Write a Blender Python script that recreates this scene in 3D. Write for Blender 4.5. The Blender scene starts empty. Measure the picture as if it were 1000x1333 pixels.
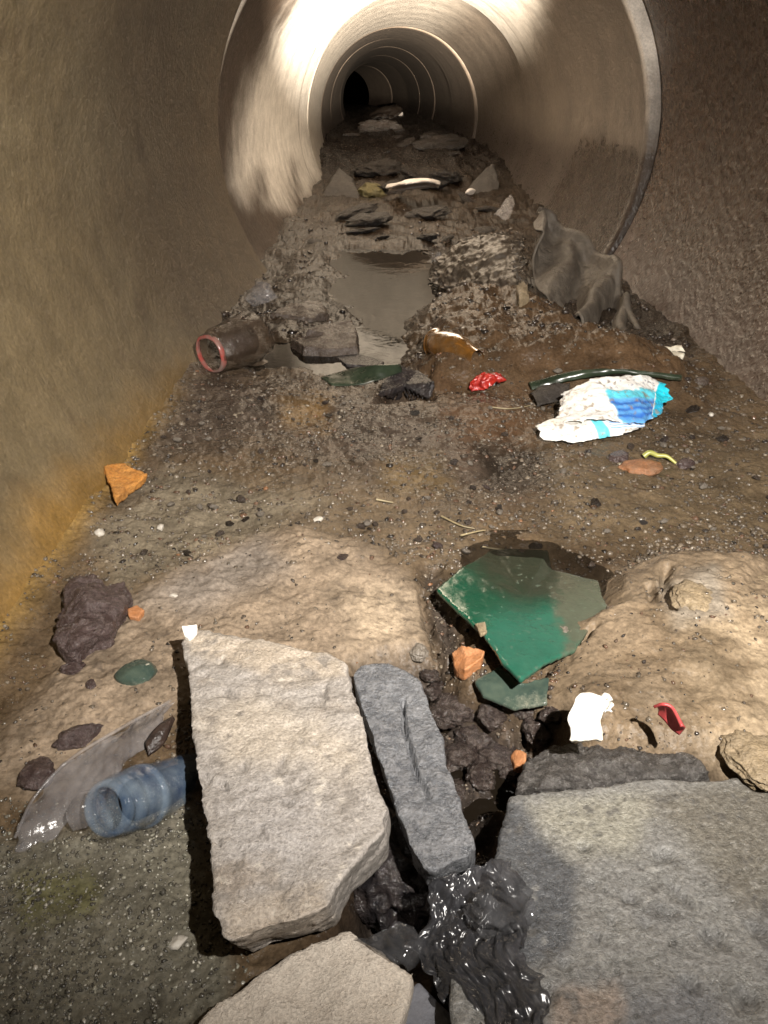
import bpy, bmesh, math, random
import numpy as np
from mathutils import Vector, Matrix

sc = bpy.context.scene
COL = sc.collection
rnd = random.Random(11)
rng = np.random.default_rng(11)

# ------------------------------------------------------------------ camera
H = 0.46                                    # lens height above the silt
PITCH = math.radians(28.88)
F = 1000.0                                  # focal length in pixels of a 1000 x 1333 frame
cam_d = bpy.data.cameras.new('camera')
cam = bpy.data.objects.new('camera', cam_d)
COL.objects.link(cam)
cam.location = (0, 0, H)
cam.rotation_euler = (math.pi / 2 - PITCH, 0, 0)
cam_d.sensor_fit = 'VERTICAL'
cam_d.sensor_height = 36.0
cam_d.lens = 36.0 * F / 1333.0
cam_d.clip_start = 0.01
cam_d.clip_end = 200
cam_d.dof.use_dof = False
sc.camera = cam

# ------------------------------------------------------------------ world and lamps
world = bpy.data.worlds.new('World')
sc.world = world
world.use_nodes = True
wn = world.node_tree
wn.nodes.clear()
wo = wn.nodes.new('ShaderNodeOutputWorld')
wb = wn.nodes.new('ShaderNodeBackground')
sky = wn.nodes.new('ShaderNodeTexSky')
sky.sky_type = 'NISHITA'
sky.sun_disc = False
sky.sun_elevation = math.radians(12)
wb.inputs['Strength'].default_value = 0.000002   # night outside: the drain is lit by torches only
wn.links.new(sky.outputs[0], wb.inputs[0])
wn.links.new(wb.outputs[0], wo.inputs[0])


def spot(name, loc, target, power, deg, blend, size, color):
    d = bpy.data.lights.new(name, 'SPOT')
    d.energy = power
    d.spot_size = math.radians(deg)
    d.spot_blend = blend
    d.shadow_soft_size = size
    d.color = color
    o = bpy.data.objects.new(name, d)
    COL.objects.link(o)
    o.location = loc
    o.rotation_euler = (Vector(target) - Vector(loc)).to_track_quat('-Z', 'Y').to_euler()
    return o


TORCH = (0.20, -0.06, 0.72)
spot('torch_flood', TORCH, (0.08, 2.0, 0.16), 185, 122, 1.0, 0.006, (1.0, 0.94, 0.87))
spot('torch_beam', (0.16, -0.10, 0.40), (0.03, 4.6, 0.87), 30000, 18.5, 1.0, 0.012, (1.0, 0.88, 0.72))

sc.view_settings.view_transform = 'Standard'
sc.view_settings.look = 'None'
sc.view_settings.exposure = 0.0
sc.view_settings.gamma = 1.0
sc.view_settings.use_curve_mapping = False
sc.cycles.use_denoising = True
sc.cycles.max_bounces = 10
sc.cycles.transparent_max_bounces = 12
sc.cycles.sample_clamp_indirect = 6.0
sc.cycles.caustics_refractive = False

# ------------------------------------------------------------------ numeric noise
_gr = rng.normal(size=(512, 3))
_gr /= np.linalg.norm(_gr, axis=1)[:, None]


def noise3(p):
    p = np.asarray(p, float)
    i = np.floor(p).astype(np.int64)
    f = p - i
    u = f * f * f * (f * (f * 6 - 15) + 10)
    out = 0.0
    for dx in (0, 1):
        wx = u[:, 0] if dx else 1 - u[:, 0]
        for dy in (0, 1):
            wy = u[:, 1] if dy else 1 - u[:, 1]
            for dz in (0, 1):
                wz = u[:, 2] if dz else 1 - u[:, 2]
                h = ((i[:, 0] + dx) * 73856093) ^ ((i[:, 1] + dy) * 19349663) ^ ((i[:, 2] + dz) * 83492791)
                h = (h ^ (h >> 13)) & 511
                g = _gr[h]
                d = g[:, 0] * (f[:, 0] - dx) + g[:, 1] * (f[:, 1] - dy) + g[:, 2] * (f[:, 2] - dz)
                out = out + wx * wy * wz * d
    return out * 1.6


def fbm(p, freq, octs=4, seed=0.0, gain=0.5):
    p = np.asarray(p, float) * freq + seed * 17.31
    a, t, s = 1.0, 0.0, 0.0
    for k in range(octs):
        t = t + a * noise3(p)
        s += a
        p = p * 2.03 + 5.7
        a *= gain
    return t / s


def ridged(p, freq, octs=3, seed=0.0):
    p = np.asarray(p, float) * freq + seed * 13.7
    a, t, s = 1.0, 0.0, 0.0
    for k in range(octs):
        t = t + a * (1 - 2 * np.abs(noise3(p)))
        s += a
        p = p * 2.1 + 3.3
        a *= 0.5
    return t / s


def smooth(x, a, b):
    t = np.clip((x - a) / (b - a), 0, 1)
    return t * t * (3 - 2 * t)


def sdf(poly, X, Y):
    """signed distance to a closed polygon, positive inside"""
    poly = np.asarray(poly, float)
    n = len(poly)
    d = np.full(X.shape, 1e9)
    ins = np.zeros(X.shape, bool)
    for k in range(n):
        ax, ay = poly[k]
        bx, by = poly[(k + 1) % n]
        ex, ey = bx - ax, by - ay
        wx, wy = X - ax, Y - ay
        t = np.clip((wx * ex + wy * ey) / (ex * ex + ey * ey + 1e-12), 0, 1)
        d = np.minimum(d, np.hypot(wx - ex * t, wy - ey * t))
        if ay != by:
            c = ((ay > Y) != (by > Y)) & (X < (bx - ax) * (Y - ay) / (by - ay) + ax)
            ins ^= c
    return np.where(ins, d, -d)


# ------------------------------------------------------------------ measuring from the photograph
CS, SN = math.cos(PITCH), math.sin(PITCH)


def ray(px, py):
    a, b = (px - 500) / F, (py - 666.5) / F
    return a, CS - b * SN, -SN - b * CS


def P(px, py, z=0.0):
    """the place at height z seen at pixel px, py of the photograph"""
    x, y, w = ray(px, py)
    t = (z - H) / w
    return (x * t, y * t, z)


def PY(px, py, Y):
    x, y, w = ray(px, py)
    t = Y / y
    return (x * t, Y, H + w * t)


def pix(X, Y, Z):
    dep = Y * CS + (H - Z) * SN
    dn = (H - Z) * CS - Y * SN
    dep = np.maximum(dep, 1e-3)
    return 500 + F * X / dep, 666.5 + F * dn / dep


def PW(pts, z=0.0):
    return [P(a, b, z)[:2] for a, b in pts]


# ------------------------------------------------------------------ drain centre line
JY = [-3.0, -0.30, 2.31, 4.60, 6.55, 8.40, 10.9, 13.4, 15.9, 18.4, 20.9]
JX = [0.09, 0.10, 0.135, 0.185, 0.110, 0.070, 0.040, -0.04, -0.16, -0.42, -0.95]
JZ = [0.325, 0.325, 0.324, 0.305, 0.255, 0.275, 0.310, 0.300, 0.285, 0.28, 0.28]
R = 0.59


def axis(Y):
    return np.interp(Y, JY, JX), np.interp(Y, JY, JZ)


# ------------------------------------------------------------------ silt relief
MOUND = [P(*q)[:2] for q in ((720, 800, .03), (745, 740, .02), (850, 700, .02), (1010, 700, .02), (1150, 800, .04),
                             (1150, 1060, .05), (1000, 1030, .05), (940, 985, .05), (880, 968, .05), (800, 966, .05), (748, 965, .05),
                             (738, 930, .05), (690, 905, .03), (690, 870, .03))]
HOLLOW = PW([(560, 840), (610, 880), (680, 905), (745, 925), (770, 975), (930, 985), (990, 1040), (660, 1040), (655, 1160), (540, 1260), (440, 1230), (470, 1120), (490, 980), (455, 860)], 0)
TANSLAB = PW([(70, 840), (165, 765), (330, 690), (400, 680), (500, 705), (545, 750), (565, 835), (480, 870), (250, 900), (215, 935), (40, 1040), (-60, 1010)], .008)
MUDHILL = PW([(545, 400), (590, 372), (700, 378), (800, 440), (905, 465), (900, 500), (700, 485), (560, 478), (540, 440)], .03)
POOL = PW([(440, 318), (540, 322), (590, 345), (585, 385), (560, 400), (540, 430), (545, 462), (500, 480), (420, 478), (345, 470), (345, 440), (440, 440), (470, 415), (430, 385)], 0)
GPOOL = PW([(598, 712), (640, 700), (722, 704), (795, 745), (800, 800), (760, 812), (735, 772), (690, 762), (640, 752), (606, 748)], 0)
HOLE = PW([(500, 500), (560, 490), (565, 520), (490, 525)], 0)
ARM = PW([(545, 735), (575, 735), (600, 800), (615, 855), (575, 860), (556, 800)], 0)
DARKPIT = PW([(620, 560), (700, 560), (740, 620), (600, 630)], 0)
LOWBR = PW([(670, 1030), (960, 1012), (1200, 1020), (1200, 1500), (590, 1500), (580, 1250), (650, 1110)], 0)


CREV = [[P(a, b, .02)[:2] for a, b in q] for q in (
    [(548, 742), (556, 775), (566, 800), (575, 835)], [(868, 738), (864, 765), (876, 802)], [(846, 762), (848, 788)],
    [(690, 870), (694, 905)], [(716, 846), (708, 866), (688, 880)], [(775, 812), (752, 832)], [(908, 965), (945, 990), (930, 1010)])]


def crev(X, Y):
    d = np.full(X.shape, 1e9)
    for q in CREV:
        for (ax, ay), (bx, by) in zip(q[:-1], q[1:]):
            ex, ey = bx - ax, by - ay
            tt = np.clip(((X - ax) * ex + (Y - ay) * ey) / (ex * ex + ey * ey), 0, 1)
            d = np.minimum(d, np.hypot(X - ax - ex * tt, Y - ay - ey * tt))
    return d


def ground(X, Y):
    X = np.atleast_1d(np.asarray(X, float))
    Y = np.atleast_1d(np.asarray(Y, float))
    p = np.stack([X, Y, np.zeros_like(X)], 1)
    far = np.clip((Y - 0.3) / 2.5, 0, 1)
    n1 = fbm(p, 5, 3, 1)
    n2 = fbm(p, 22, 4, 2)
    n3 = fbm(p, 90, 3, 3)
    n4 = ridged(p, 60, 3, 31)
    z = 0.008 * n1 * (1 + 2.2 * far) + (0.005 + 0.008 * far) * n2 + 0.0026 * n3 + 0.0012 * n4
    j = 0.012 * fbm(p, 14, 3, 5)
    j2 = 0.006 * fbm(p, 55, 3, 6)
    s = sdf(MOUND, X, Y) + j2 * 1.2
    m = smooth(s, -0.006, 0.05) * 0.45 + smooth(s, 0.0, 0.20) * 0.55
    z = z + m * (0.042 + 0.011 * fbm(p, 7, 3, 8) - 0.003 * smooth(ridged(p, 11, 3, 4), .45, .85) + 0.0015 * fbm(p, 60, 3, 4))
    s = sdf(HOLLOW, X, Y) + j * 0.8 + j2
    hol = smooth(s, -0.012, 0.03)
    z = z - hol * (0.042 + 0.02 * ridged(p, 28, 3, 9)) * (1 - 0.9 * m)
    s = sdf(TANSLAB, X, Y) + j2 * 1.2
    s = s + 0.030 * fbm(p, 9, 4, 61)
    z = z + smooth(s, -0.012, 0.05) * (0.006 + 0.004 * fbm(p, 8, 3, 10))
    s = sdf(MUDHILL, X, Y) + 2.5 * j
    z = z + smooth(s, -0.05, 0.10) * (0.055 + 0.03 * fbm(p, 9, 4, 11) + 0.012 * ridged(p, 22, 3, 12))
    s = sdf(POOL, X, Y) + 3.2 * j + 3 * j2 - 0.01
    z = z - smooth(s, -0.05, 0.05) * (0.036 - 0.020 * ridged(p * np.array([1, .8, 1]), 6, 3, 44))
    s = sdf(ARM, X, Y) + j * .6 + j2
    z = z - smooth(s, -0.012, 0.016) * (0.010 + 0.008 * ridged(p, 50, 3, 47))
    s = sdf(GPOOL, X, Y) + j + j2
    z = z * (1 - .6 * smooth(s, -.02, .01)) - smooth(s, -0.012, 0.02) * 0.013
    s = sdf(HOLE, X, Y) + j
    z = z - smooth(s, -0.01, 0.02) * 0.03
    s = sdf(DARKPIT, X, Y) + 3 * j
    z = z - smooth(s, -0.03, 0.05) * 0.012
    s = sdf(LOWBR, X, Y)
    z = z - smooth(s, -0.01, 0.02) * 0.03
    z = z - 0.012 * (1 - smooth(crev(X + j2, Y + j2) + j2 * .6, 0.0005, 0.007))
    # rubbish-strewn silt farther down the drain
    f2 = smooth(Y, 2.5, 4.0)
    z = z + f2 * (0.035 * ridged(p, 2.2, 3, 14) + 0.015 * fbm(p, 12, 3, 15) - 0.01) + smooth(Y, 4.4, 5.4) * (0.05 + 0.06 * ridged(p, 3.1, 3, 16) + .02 * fbm(p, 9, 3, 17))
    # silt rises a little where it meets the wall
    ax, az = axis(Y)
    half = np.sqrt(np.maximum(R * R - az * az, 0.01))
    edge = np.minimum(X - (ax - half), (ax + half) - X)
    z = z + 0.012 * (1 - smooth(edge, -0.01, 0.07))
    return z


def gz(x, y):
    return float(ground([x], [y])[0])


def G(px, py, dz=0.0):
    z = dz
    for _ in range(3):
        x, y, _z = P(px, py, z)
        z = 0.5 * z + 0.5 * (gz(x, y) + dz)
    return P(px, py, z)


# ------------------------------------------------------------------ materials
def nodes_of(m):
    m.use_nodes = True
    t = m.node_tree
    t.nodes.clear()
    out = t.nodes.new('ShaderNodeOutputMaterial')
    b = t.nodes.new('ShaderNodeBsdfPrincipled')
    t.links.new(b.outputs[0], out.inputs[0])
    return t, b


def ramp(t, a, b, c0=(0, 0, 0, 1), c1=(1, 1, 1, 1)):
    r = t.nodes.new('ShaderNodeValToRGB')
    r.color_ramp.elements[0].position = a
    r.color_ramp.elements[1].position = b
    r.color_ramp.elements[0].color = c0
    r.color_ramp.elements[1].color = c1
    return r


def tex(t, co, kind, scale, detail=6, rough=0.6):
    n = t.nodes.new('ShaderNodeTexNoise' if kind == 'N' else 'ShaderNodeTexVoronoi')
    n.inputs['Scale'].default_value = scale
    if kind == 'N':
        n.inputs['Detail'].default_value = detail
        n.inputs['Roughness'].default_value = rough
    t.links.new(co, n.inputs['Vector'])
    return n


def mix(t, f, a, b, blend='MIX'):
    n = t.nodes.new('ShaderNodeMix')
    n.data_type = 'RGBA'
    n.blend_type = blend
    for s, v in ((n.inputs[0], f), (n.inputs[6], a), (n.inputs[7], b)):
        if hasattr(v, 'is_output'):
            t.links.new(v, s)
        elif isinstance(v, (int, float)):
            s.default_value = v
        else:
            s.default_value = (*v, 1) if len(v) == 3 else v
    return n.outputs[2]


def math_(t, op, a, b):
    n = t.nodes.new('ShaderNodeMath')
    n.operation = op
    for s, v in ((n.inputs[0], a), (n.inputs[1], b)):
        if hasattr(v, 'is_output'):
            t.links.new(v, s)
        else:
            s.default_value = v
    return n.outputs[0]


def bump(t, b, h, dist, strength=1.0, prev=None):
    n = t.nodes.new('ShaderNodeBump')
    n.inputs['Distance'].default_value = dist
    n.inputs['Strength'].default_value = strength
    t.links.new(h, n.inputs['Height'])
    if prev is not None:
        t.links.new(prev, n.inputs['Normal'])
    t.links.new(n.outputs[0], b.inputs['Normal'])
    return n.outputs[0]


def mat_painted(name, dry=0.85, wet=0.2, grain=260, gdist=0.0015, mott=0.35, spec=0.5):
    """surface whose own colour and wetness come from the Col attribute (alpha = how wet)"""
    m = bpy.data.materials.new(name)
    t, b = nodes_of(m)
    co = t.nodes.new('ShaderNodeTexCoord').outputs['Object']
    at = t.nodes.new('ShaderNodeAttribute')
    at.attribute_name = 'Col'
    n1 = tex(t, co, 'N', 18, 8)
    n2 = tex(t, co, 'N', grain, 5, 0.7)
    n3 = tex(t, co, 'N', 70, 6, 0.65)
    r1 = ramp(t, 0.3, 0.72, (1 - mott,) * 3 + (1,), (1 + mott,) * 3 + (1,))
    t.links.new(n1.outputs[0], r1.inputs[0])
    r2 = ramp(t, 0.25, 0.75, (1 - mott * 1.4,) * 3 + (1,), (1 + mott * 1.3,) * 3 + (1,))
    t.links.new(n2.outputs[0], r2.inputs[0])
    c = mix(t, 1.0, at.outputs['Color'], r1.outputs[0], 'MULTIPLY')
    c = mix(t, 1.0, c, r2.outputs[0], 'MULTIPLY')
    t.links.new(c, b.inputs['Base Color'])
    w = math_(t, 'ADD', at.outputs['Alpha'], math_(t, 'MULTIPLY', math_(t, 'SUBTRACT', n3.outputs[0], 0.5), 0.7))
    rr = ramp(t, 0.10, 0.62, (dry,) * 3 + (1,), (wet,) * 3 + (1,))
    t.links.new(w, rr.inputs[0])
    t.links.new(rr.outputs[0], b.inputs['Roughness'])
    b.inputs['Specular IOR Level'].default_value = spec
    g1 = tex(t, co, 'N', grain * 0.55, 1.5, 0.5)
    p = bump(t, b, n3.outputs[0], gdist * 2.5, 0.8)
    bump(t, b, g1.outputs[0], gdist * 1.3, 0.9, p)
    return m


def mat_stone(name, c1, c2, c3, scale=40, rough=(0.55, 0.9), bd=0.002, speck=0.25, attr=0.0):
    m = bpy.data.materials.new(name)
    t, b = nodes_of(m)
    co = t.nodes.new('ShaderNodeTexCoord').outputs['Object']
    n1 = tex(t, co, 'N', scale * 0.4, 8)
    n2 = tex(t, co, 'N', scale * 2.5, 6, 0.7)
    n3 = tex(t, co, 'N', scale * 9, 4, 0.7)
    v = tex(t, co, 'V', scale * 4)
    r1 = ramp(t, 0.35, 0.66)
    t.links.new(n1.outputs[0], r1.inputs[0])
    r2 = ramp(t, 0.40, 0.62)
    t.links.new(n2.outputs[0], r2.inputs[0])
    c = mix(t, r1.outputs[0], c1, c2)
    c = mix(t, math_(t, 'MULTIPLY', r2.outputs[0], 0.55), c, c3)
    if attr:
        at = t.nodes.new('ShaderNodeAttribute')
        at.attribute_name = 'Col'
        c = mix(t, at.outputs['Alpha'], c, at.outputs['Color'])
    r3 = ramp(t, 0.30, 0.70, (1 - speck,) * 3 + (1,), (1 + speck,) * 3 + (1,))
    t.links.new(n3.outputs[0], r3.inputs[0])
    c = mix(t, 1.0, c, r3.outputs[0], 'MULTIPLY')
    pit = ramp(t, 0.02, 0.10, (0.35, 0.33, 0.3, 1), (1, 1, 1, 1))
    n4 = tex(t, co, 'N', scale * 1.1, 3)
    pm = math_(t, 'ADD', v.outputs['Distance'], math_(t, 'MULTIPLY', n4.outputs[0], 0.14))
    pit.color_ramp.elements[0].position = 0.06
    pit.color_ramp.elements[1].position = 0.15
    t.links.new(pm, pit.inputs[0])
    c = mix(t, 1.0, c, pit.outputs[0], 'MULTIPLY')
    t.links.new(c, b.inputs['Base Color'])
    rr = ramp(t, 0.35, 0.7, (rough[0],) * 3 + (1,), (rough[1],) * 3 + (1,))
    t.links.new(n2.outputs[0], rr.inputs[0])
    t.links.new(rr.outputs[0], b.inputs['Roughness'])
    p = bump(t, b, n2.outputs[0], bd * 2, 0.7)
    p = bump(t, b, n3.outputs[0], bd * 0.7, 0.9, p)
    bump(t, b, pit.outputs[0], bd * 0.6, 0.6, p)
    return m


def mat_plain(name, c, rough=0.4, trans=0.0, alpha=1.0, ior=1.45, c2=None, scale=60, bd=0.0, spec=0.5, dirt=0.0, dirtcol=(0.12, 0.09, 0.06), sss=0.0):
    m = bpy.data.materials.new(name)
    t, b = nodes_of(m)
    co = t.nodes.new('ShaderNodeTexCoord').outputs['Object']
    n1 = tex(t, co, 'N', scale, 6)
    r1 = ramp(t, 0.35, 0.65)
    t.links.new(n1.outputs[0], r1.inputs[0])
    c2 = c2 or tuple(min(1, v * 0.75) for v in c)
    cc = mix(t, r1.outputs[0], c, c2)
    n2 = tex(t, co, 'N', scale * 0.45, 8, 0.7)
    rd = ramp(t, 0.62 - dirt * 0.3, 0.80 - dirt * 0.25)
    t.links.new(n2.outputs[0], rd.inputs[0])
    if dirt > 0:
        cc = mix(t, rd.outputs[0], cc, dirtcol)
        if trans > 0:
            t.links.new(math_(t, 'MULTIPLY', math_(t, 'SUBTRACT', 1.0, rd.outputs[0]), trans), b.inputs['Transmission Weight'])
        if alpha < 1:
            t.links.new(math_(t, 'ADD', math_(t, 'MULTIPLY', rd.outputs[0], 1 - alpha), alpha), b.inputs['Alpha'])
        t.links.new(math_(t, 'ADD', math_(t, 'MULTIPLY', rd.outputs[0], 0.4), rough), b.inputs['Roughness'])
    else:
        b.inputs['Transmission Weight'].default_value = trans
        b.inputs['Alpha'].default_value = alpha
        b.inputs['Roughness'].default_value = rough
    t.links.new(cc, b.inputs['Base Color'])
    b.inputs['IOR'].default_value = ior
    b.inputs['Specular IOR Level'].default_value = spec
    if bd > 0:
        n3 = tex(t, co, 'N', scale * 3, 5)
        bump(t, b, n3.outputs[0], bd, 0.8)
    return m


M = {}
M['silt'] = mat_painted('wet_silt', 0.85, 0.25, 260, 0.0012, 0.34, 0.13)
M['pipe'] = mat_painted('drain_concrete', 0.7, 0.2, 230, 0.0009, 0.24)
M['print'] = mat_painted('printed_film', 0.5, 0.25, 150, 0.0004, 0.10)
M['gravel'] = mat_painted('gravel_grains', 0.7, 0.15, 400, 0.0004, 0.2)
M['block'] = mat_stone('broken_concrete', (0.28, 0.25, 0.215), (0.22, 0.20, 0.18), (0.40, 0.365, 0.325), 50, (0.20, 0.62), 0.0017, 0.42, 1)
M['tanstone'] = mat_stone('pale_mortar', (0.56, 0.49, 0.41), (0.48, 0.42, 0.35), (0.60, 0.54, 0.46), 60, (0.55, 0.9), 0.0024, 0.28)
M['slate'] = mat_stone('grey_slate', (0.075, 0.08, 0.09), (0.115, 0.12, 0.128), (0.22, 0.22, 0.225), 46, (0.14, 0.5), 0.0026, 0.5)
M['slab'] = mat_stone('grey_slab_stone', (0.085, 0.088, 0.086), (0.20, 0.195, 0.17), (0.19, 0.175, 0.16), 34, (0.14, 0.48), 0.0020, 0.5, 1)
M['bluegrey'] = mat_stone('blue_grey_slate', (0.11, 0.115, 0.135), (0.15, 0.15, 0.165), (0.13, 0.13, 0.14), 30, (0.5, 0.8), 0.001, 0.15)
M['darkstone'] = mat_stone('dark_wet_stone', (0.030, 0.018, 0.017), (0.055, 0.036, 0.033), (0.11, 0.082, 0.075), 45, (0.08, 0.34), 0.0030, 0.35)
M['muckstone'] = mat_stone('muck_covered_stone', (0.018, 0.013, 0.012), (0.042, 0.031, 0.026), (0.085, 0.066, 0.055), 40, (0.05, 0.30), 0.0035, 0.4)
M['wetgrey'] = mat_stone('wet_grey_stone', (0.030, 0.027, 0.025), (0.060, 0.056, 0.052), (0.13, 0.12, 0.11), 40, (0.06, 0.35), 0.0035, 0.4)
M['brownstone'] = mat_stone('brown_wet_stone', (0.055, 0.040, 0.031), (0.085, 0.066, 0.052), (0.04, 0.027, 0.02), 30, (0.08, 0.4), 0.003, 0.3)
M['debris'] = mat_stone('brown_debris', (0.021, 0.0145, 0.010), (0.036, 0.026, 0.019), (0.013, 0.009, 0.007), 22, (0.10, 0.5), 0.008, 0.4)
M['brick'] = mat_stone('orange_brick', (0.36, 0.145, 0.05), (0.28, 0.115, 0.045), (0.42, 0.21, 0.10), 60, (0.5, 0.85), 0.001, 0.2)
M['orangeflesh'] = mat_stone('muddy_orange', (0.30, 0.12, 0.045), (0.20, 0.10, 0.05), (0.16, 0.10, 0.06), 60, (0.3, 0.7), 0.002, 0.3)
M['rust'] = mat_stone('orange_rust', (0.48, 0.19, 0.03), (0.36, 0.15, 0.03), (0.50, 0.25, 0.06), 40, (0.6, 0.9), 0.003, 0.3)
M['tanclod'] = mat_stone('tan_clod', (0.23, 0.175, 0.11), (0.27, 0.205, 0.12), (0.18, 0.14, 0.09), 30, (0.3, 0.7), 0.003, 0.3)
M['pebble'] = mat_stone('grey_pebble', (0.14, 0.12, 0.095), (0.10, 0.085, 0.07), (0.18, 0.155, 0.125), 80, (0.2, 0.6), 0.001, 0.3)
M['white'] = mat_plain('white_ceramic', (0.70, 0.68, 0.62), 0.45, c2=(0.72, 0.68, 0.6), scale=50, dirt=0.1, dirtcol=(0.4, 0.32, 0.22))
M['whitepeb'] = mat_plain('white_pebble', (0.46, 0.43, 0.38), 0.5, c2=(0.30, 0.27, 0.22), scale=150, bd=0.0008)
M['muck'] = mat_plain('black_muck', (0.012, 0.011, 0.012), 0.12, c2=(0.03, 0.024, 0.022), scale=60, bd=0.004)
M['bag'] = mat_plain('black_film', (0.020, 0.020, 0.022), 0.27, alpha=0.66, c2=(0.045, 0.045, 0.049), scale=26, bd=0.0004, spec=1.0)
M['rag'] = mat_plain('grey_cloth', (0.125, 0.106, 0.084), 0.5, c2=(0.080, 0.066, 0.052), scale=40, bd=0.004, dirt=0.22, dirtcol=(0.045, 0.033, 0.023), spec=0.3)
M['greybag'] = mat_plain('dirty_grey_film', (0.085, 0.068, 0.05), 0.35, c2=(0.05, 0.038, 0.028), scale=30, bd=0.004, dirt=0.25, dirtcol=(0.06, 0.04, 0.025))
M['green'] = mat_plain('green_glass', (0.015, 0.17, 0.085), 0.10, trans=0.5, c2=(0.012, 0.12, 0.06), scale=22, dirt=0.10, dirtcol=(0.10, 0.10, 0.075))
M['greenglass'] = mat_painted('muddy_green_glass', 0.35, 0.06, 200, 0.0002, 0.12, 0.8)
M['palegreen'] = mat_plain('pale_green_glass', (0.12, 0.165, 0.125), 0.06, trans=0.6, c2=(0.06, 0.10, 0.085), scale=60, dirt=0.35, dirtcol=(0.2, 0.19, 0.14))
M['darkgreen'] = mat_plain('dark_green_plastic', (0.030, 0.042, 0.025), 0.25, c2=(0.014, 0.020, 0.012), scale=25, dirt=0.2, dirtcol=(0.12, 0.11, 0.075))
M['clear'] = mat_plain('cloudy_clear_plastic', (0.30, 0.285, 0.285), 0.10, alpha=0.27, c2=(0.18, 0.165, 0.165), scale=45, dirt=0.2, dirtcol=(0.2, 0.16, 0.12), spec=0.8, bd=0.001)
M['peakfilm'] = mat_plain('shiny_film', (0.10, 0.10, 0.105), 0.05, alpha=0.32, c2=(0.02, 0.02, 0.021), scale=60, spec=1.0)
M['blueclear'] = mat_plain('bluish_clear_plastic', (0.28, 0.36, 0.44), 0.05, alpha=0.22, c2=(0.05, 0.10, 0.20), scale=45, spec=1.0, bd=0.0004, dirt=0.05, dirtcol=(0.12, 0.11, 0.09))
M['brownclear'] = mat_plain('brown_clear_plastic', (0.09, 0.062, 0.042), 0.10, alpha=0.30, c2=(0.05, 0.033, 0.02), scale=50, spec=0.9, bd=0.003, dirt=0.15, dirtcol=(0.05, 0.035, 0.02))
M['amber'] = mat_plain('amber_glass', (0.20, 0.085, 0.015), 0.08, trans=0.35, c2=(0.10, 0.045, 0.01), scale=60, dirt=0.5, dirtcol=(0.08, 0.05, 0.025))
M['red'] = mat_plain('red_film', (0.40, 0.024, 0.014), 0.15, c2=(0.22, 0.012, 0.01), scale=90, bd=0.002, spec=0.9, dirt=0.25, dirtcol=(0.10, 0.045, 0.03))
M['redpot'] = mat_plain('red_shard', (0.36, 0.05, 0.05), 0.45, c2=(0.28, 0.04, 0.04), scale=60)
M['redrim'] = mat_plain('red_cap_ring', (0.26, 0.05, 0.04), 0.2, c2=(0.17, 0.13, 0.11), scale=40)
M['yellow'] = mat_plain('yellow_green_rind', (0.34, 0.32, 0.08), 0.35, c2=(0.22, 0.23, 0.06), scale=60)
M['yellowfoam'] = mat_plain('dull_yellow_foam', (0.10, 0.08, 0.028), 0.7, c2=(0.055, 0.045, 0.018), scale=20, bd=0.01)
M['whitefilm'] = mat_plain('white_film', (0.75, 0.70, 0.58), 0.35, c2=(0.6, 0.55, 0.44), scale=40, bd=0.002)
M['whiteboard'] = mat_plain('white_board', (0.62, 0.58, 0.54), 0.5, c2=(0.45, 0.40, 0.36), scale=14, dirt=0.08)
M['greyboard'] = mat_plain('grey_broken_board', (0.040, 0.033, 0.027), 0.7, c2=(0.022, 0.018, 0.015), scale=14, bd=0.01)
M['straw'] = mat_plain('pale_straw', (0.24, 0.195, 0.11), 0.5)
M['leaf'] = mat_plain('dark_leaf', (0.02, 0.014, 0.012), 0.25, c2=(0.04, 0.026, 0.02), scale=80, bd=0.002)

wm = bpy.data.materials.new('standing_water')
t, b = nodes_of(wm)
b.inputs['Base Color'].default_value = (0.008, 0.006, 0.004, 1)
b.inputs['Roughness'].default_value = 0.025
b.inputs['IOR'].default_value = 1.33
b.inputs['Specular IOR Level'].default_value = 0.22
co = t.nodes.new('ShaderNodeTexCoord').outputs['Object']
bump(t, b, tex(t, co, 'N', 14, 3).outputs[0], 0.0010, 0.5)
M['water'] = wm
wm2 = wm.copy()
wm2.name = 'thin_dark_water'
wm2.node_tree.nodes['Principled BSDF'].inputs['Alpha'].default_value = 0.55
M['film'] = wm2


# ------------------------------------------------------------------ object helpers
def mesh_obj(name, v, f, mat, parent=None, origin=None, shade=True, col=None):
    v = np.asarray(v, float).reshape(-1, 3)
    o0 = np.zeros(3)
    if parent is not None:
        o0 = np.array(parent.location)
    elif origin is not None:
        o0 = np.array(origin)
    me = bpy.data.meshes.new(name)
    if isinstance(f, np.ndarray):
        me.vertices.add(len(v))
        me.vertices.foreach_set('co', (v - o0).astype(np.float32).ravel())
        k = f.shape[1]
        me.loops.add(f.size)
        me.loops.foreach_set('vertex_index', f.astype(np.int32).ravel())
        me.polygons.add(len(f))
        me.polygons.foreach_set('loop_start', np.arange(0, f.size, k, dtype=np.int32))
        me.update(calc_edges=True)
        me.validate()
    else:
        me.from_pydata((v - o0).tolist(), [], f)
        me.update()
    if shade:
        me.polygons.foreach_set('use_smooth', np.ones(len(me.polygons), bool))
    if col is not None:
        a = me.color_attributes.new('Col', 'FLOAT_COLOR', 'POINT')
        a.data.foreach_set('color', np.asarray(col, np.float32).ravel())
    if mat is not None:
        me.materials.append(mat)
    o = bpy.data.objects.new(name, me)
    COL.objects.link(o)
    if parent is not None:
        o.parent = parent
    elif origin is not None:
        o.location = origin
    return o


def tag(o, label, cat, group=None):
    o['label'] = label
    o['category'] = cat
    if group:
        o['group'] = group
    return o


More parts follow.
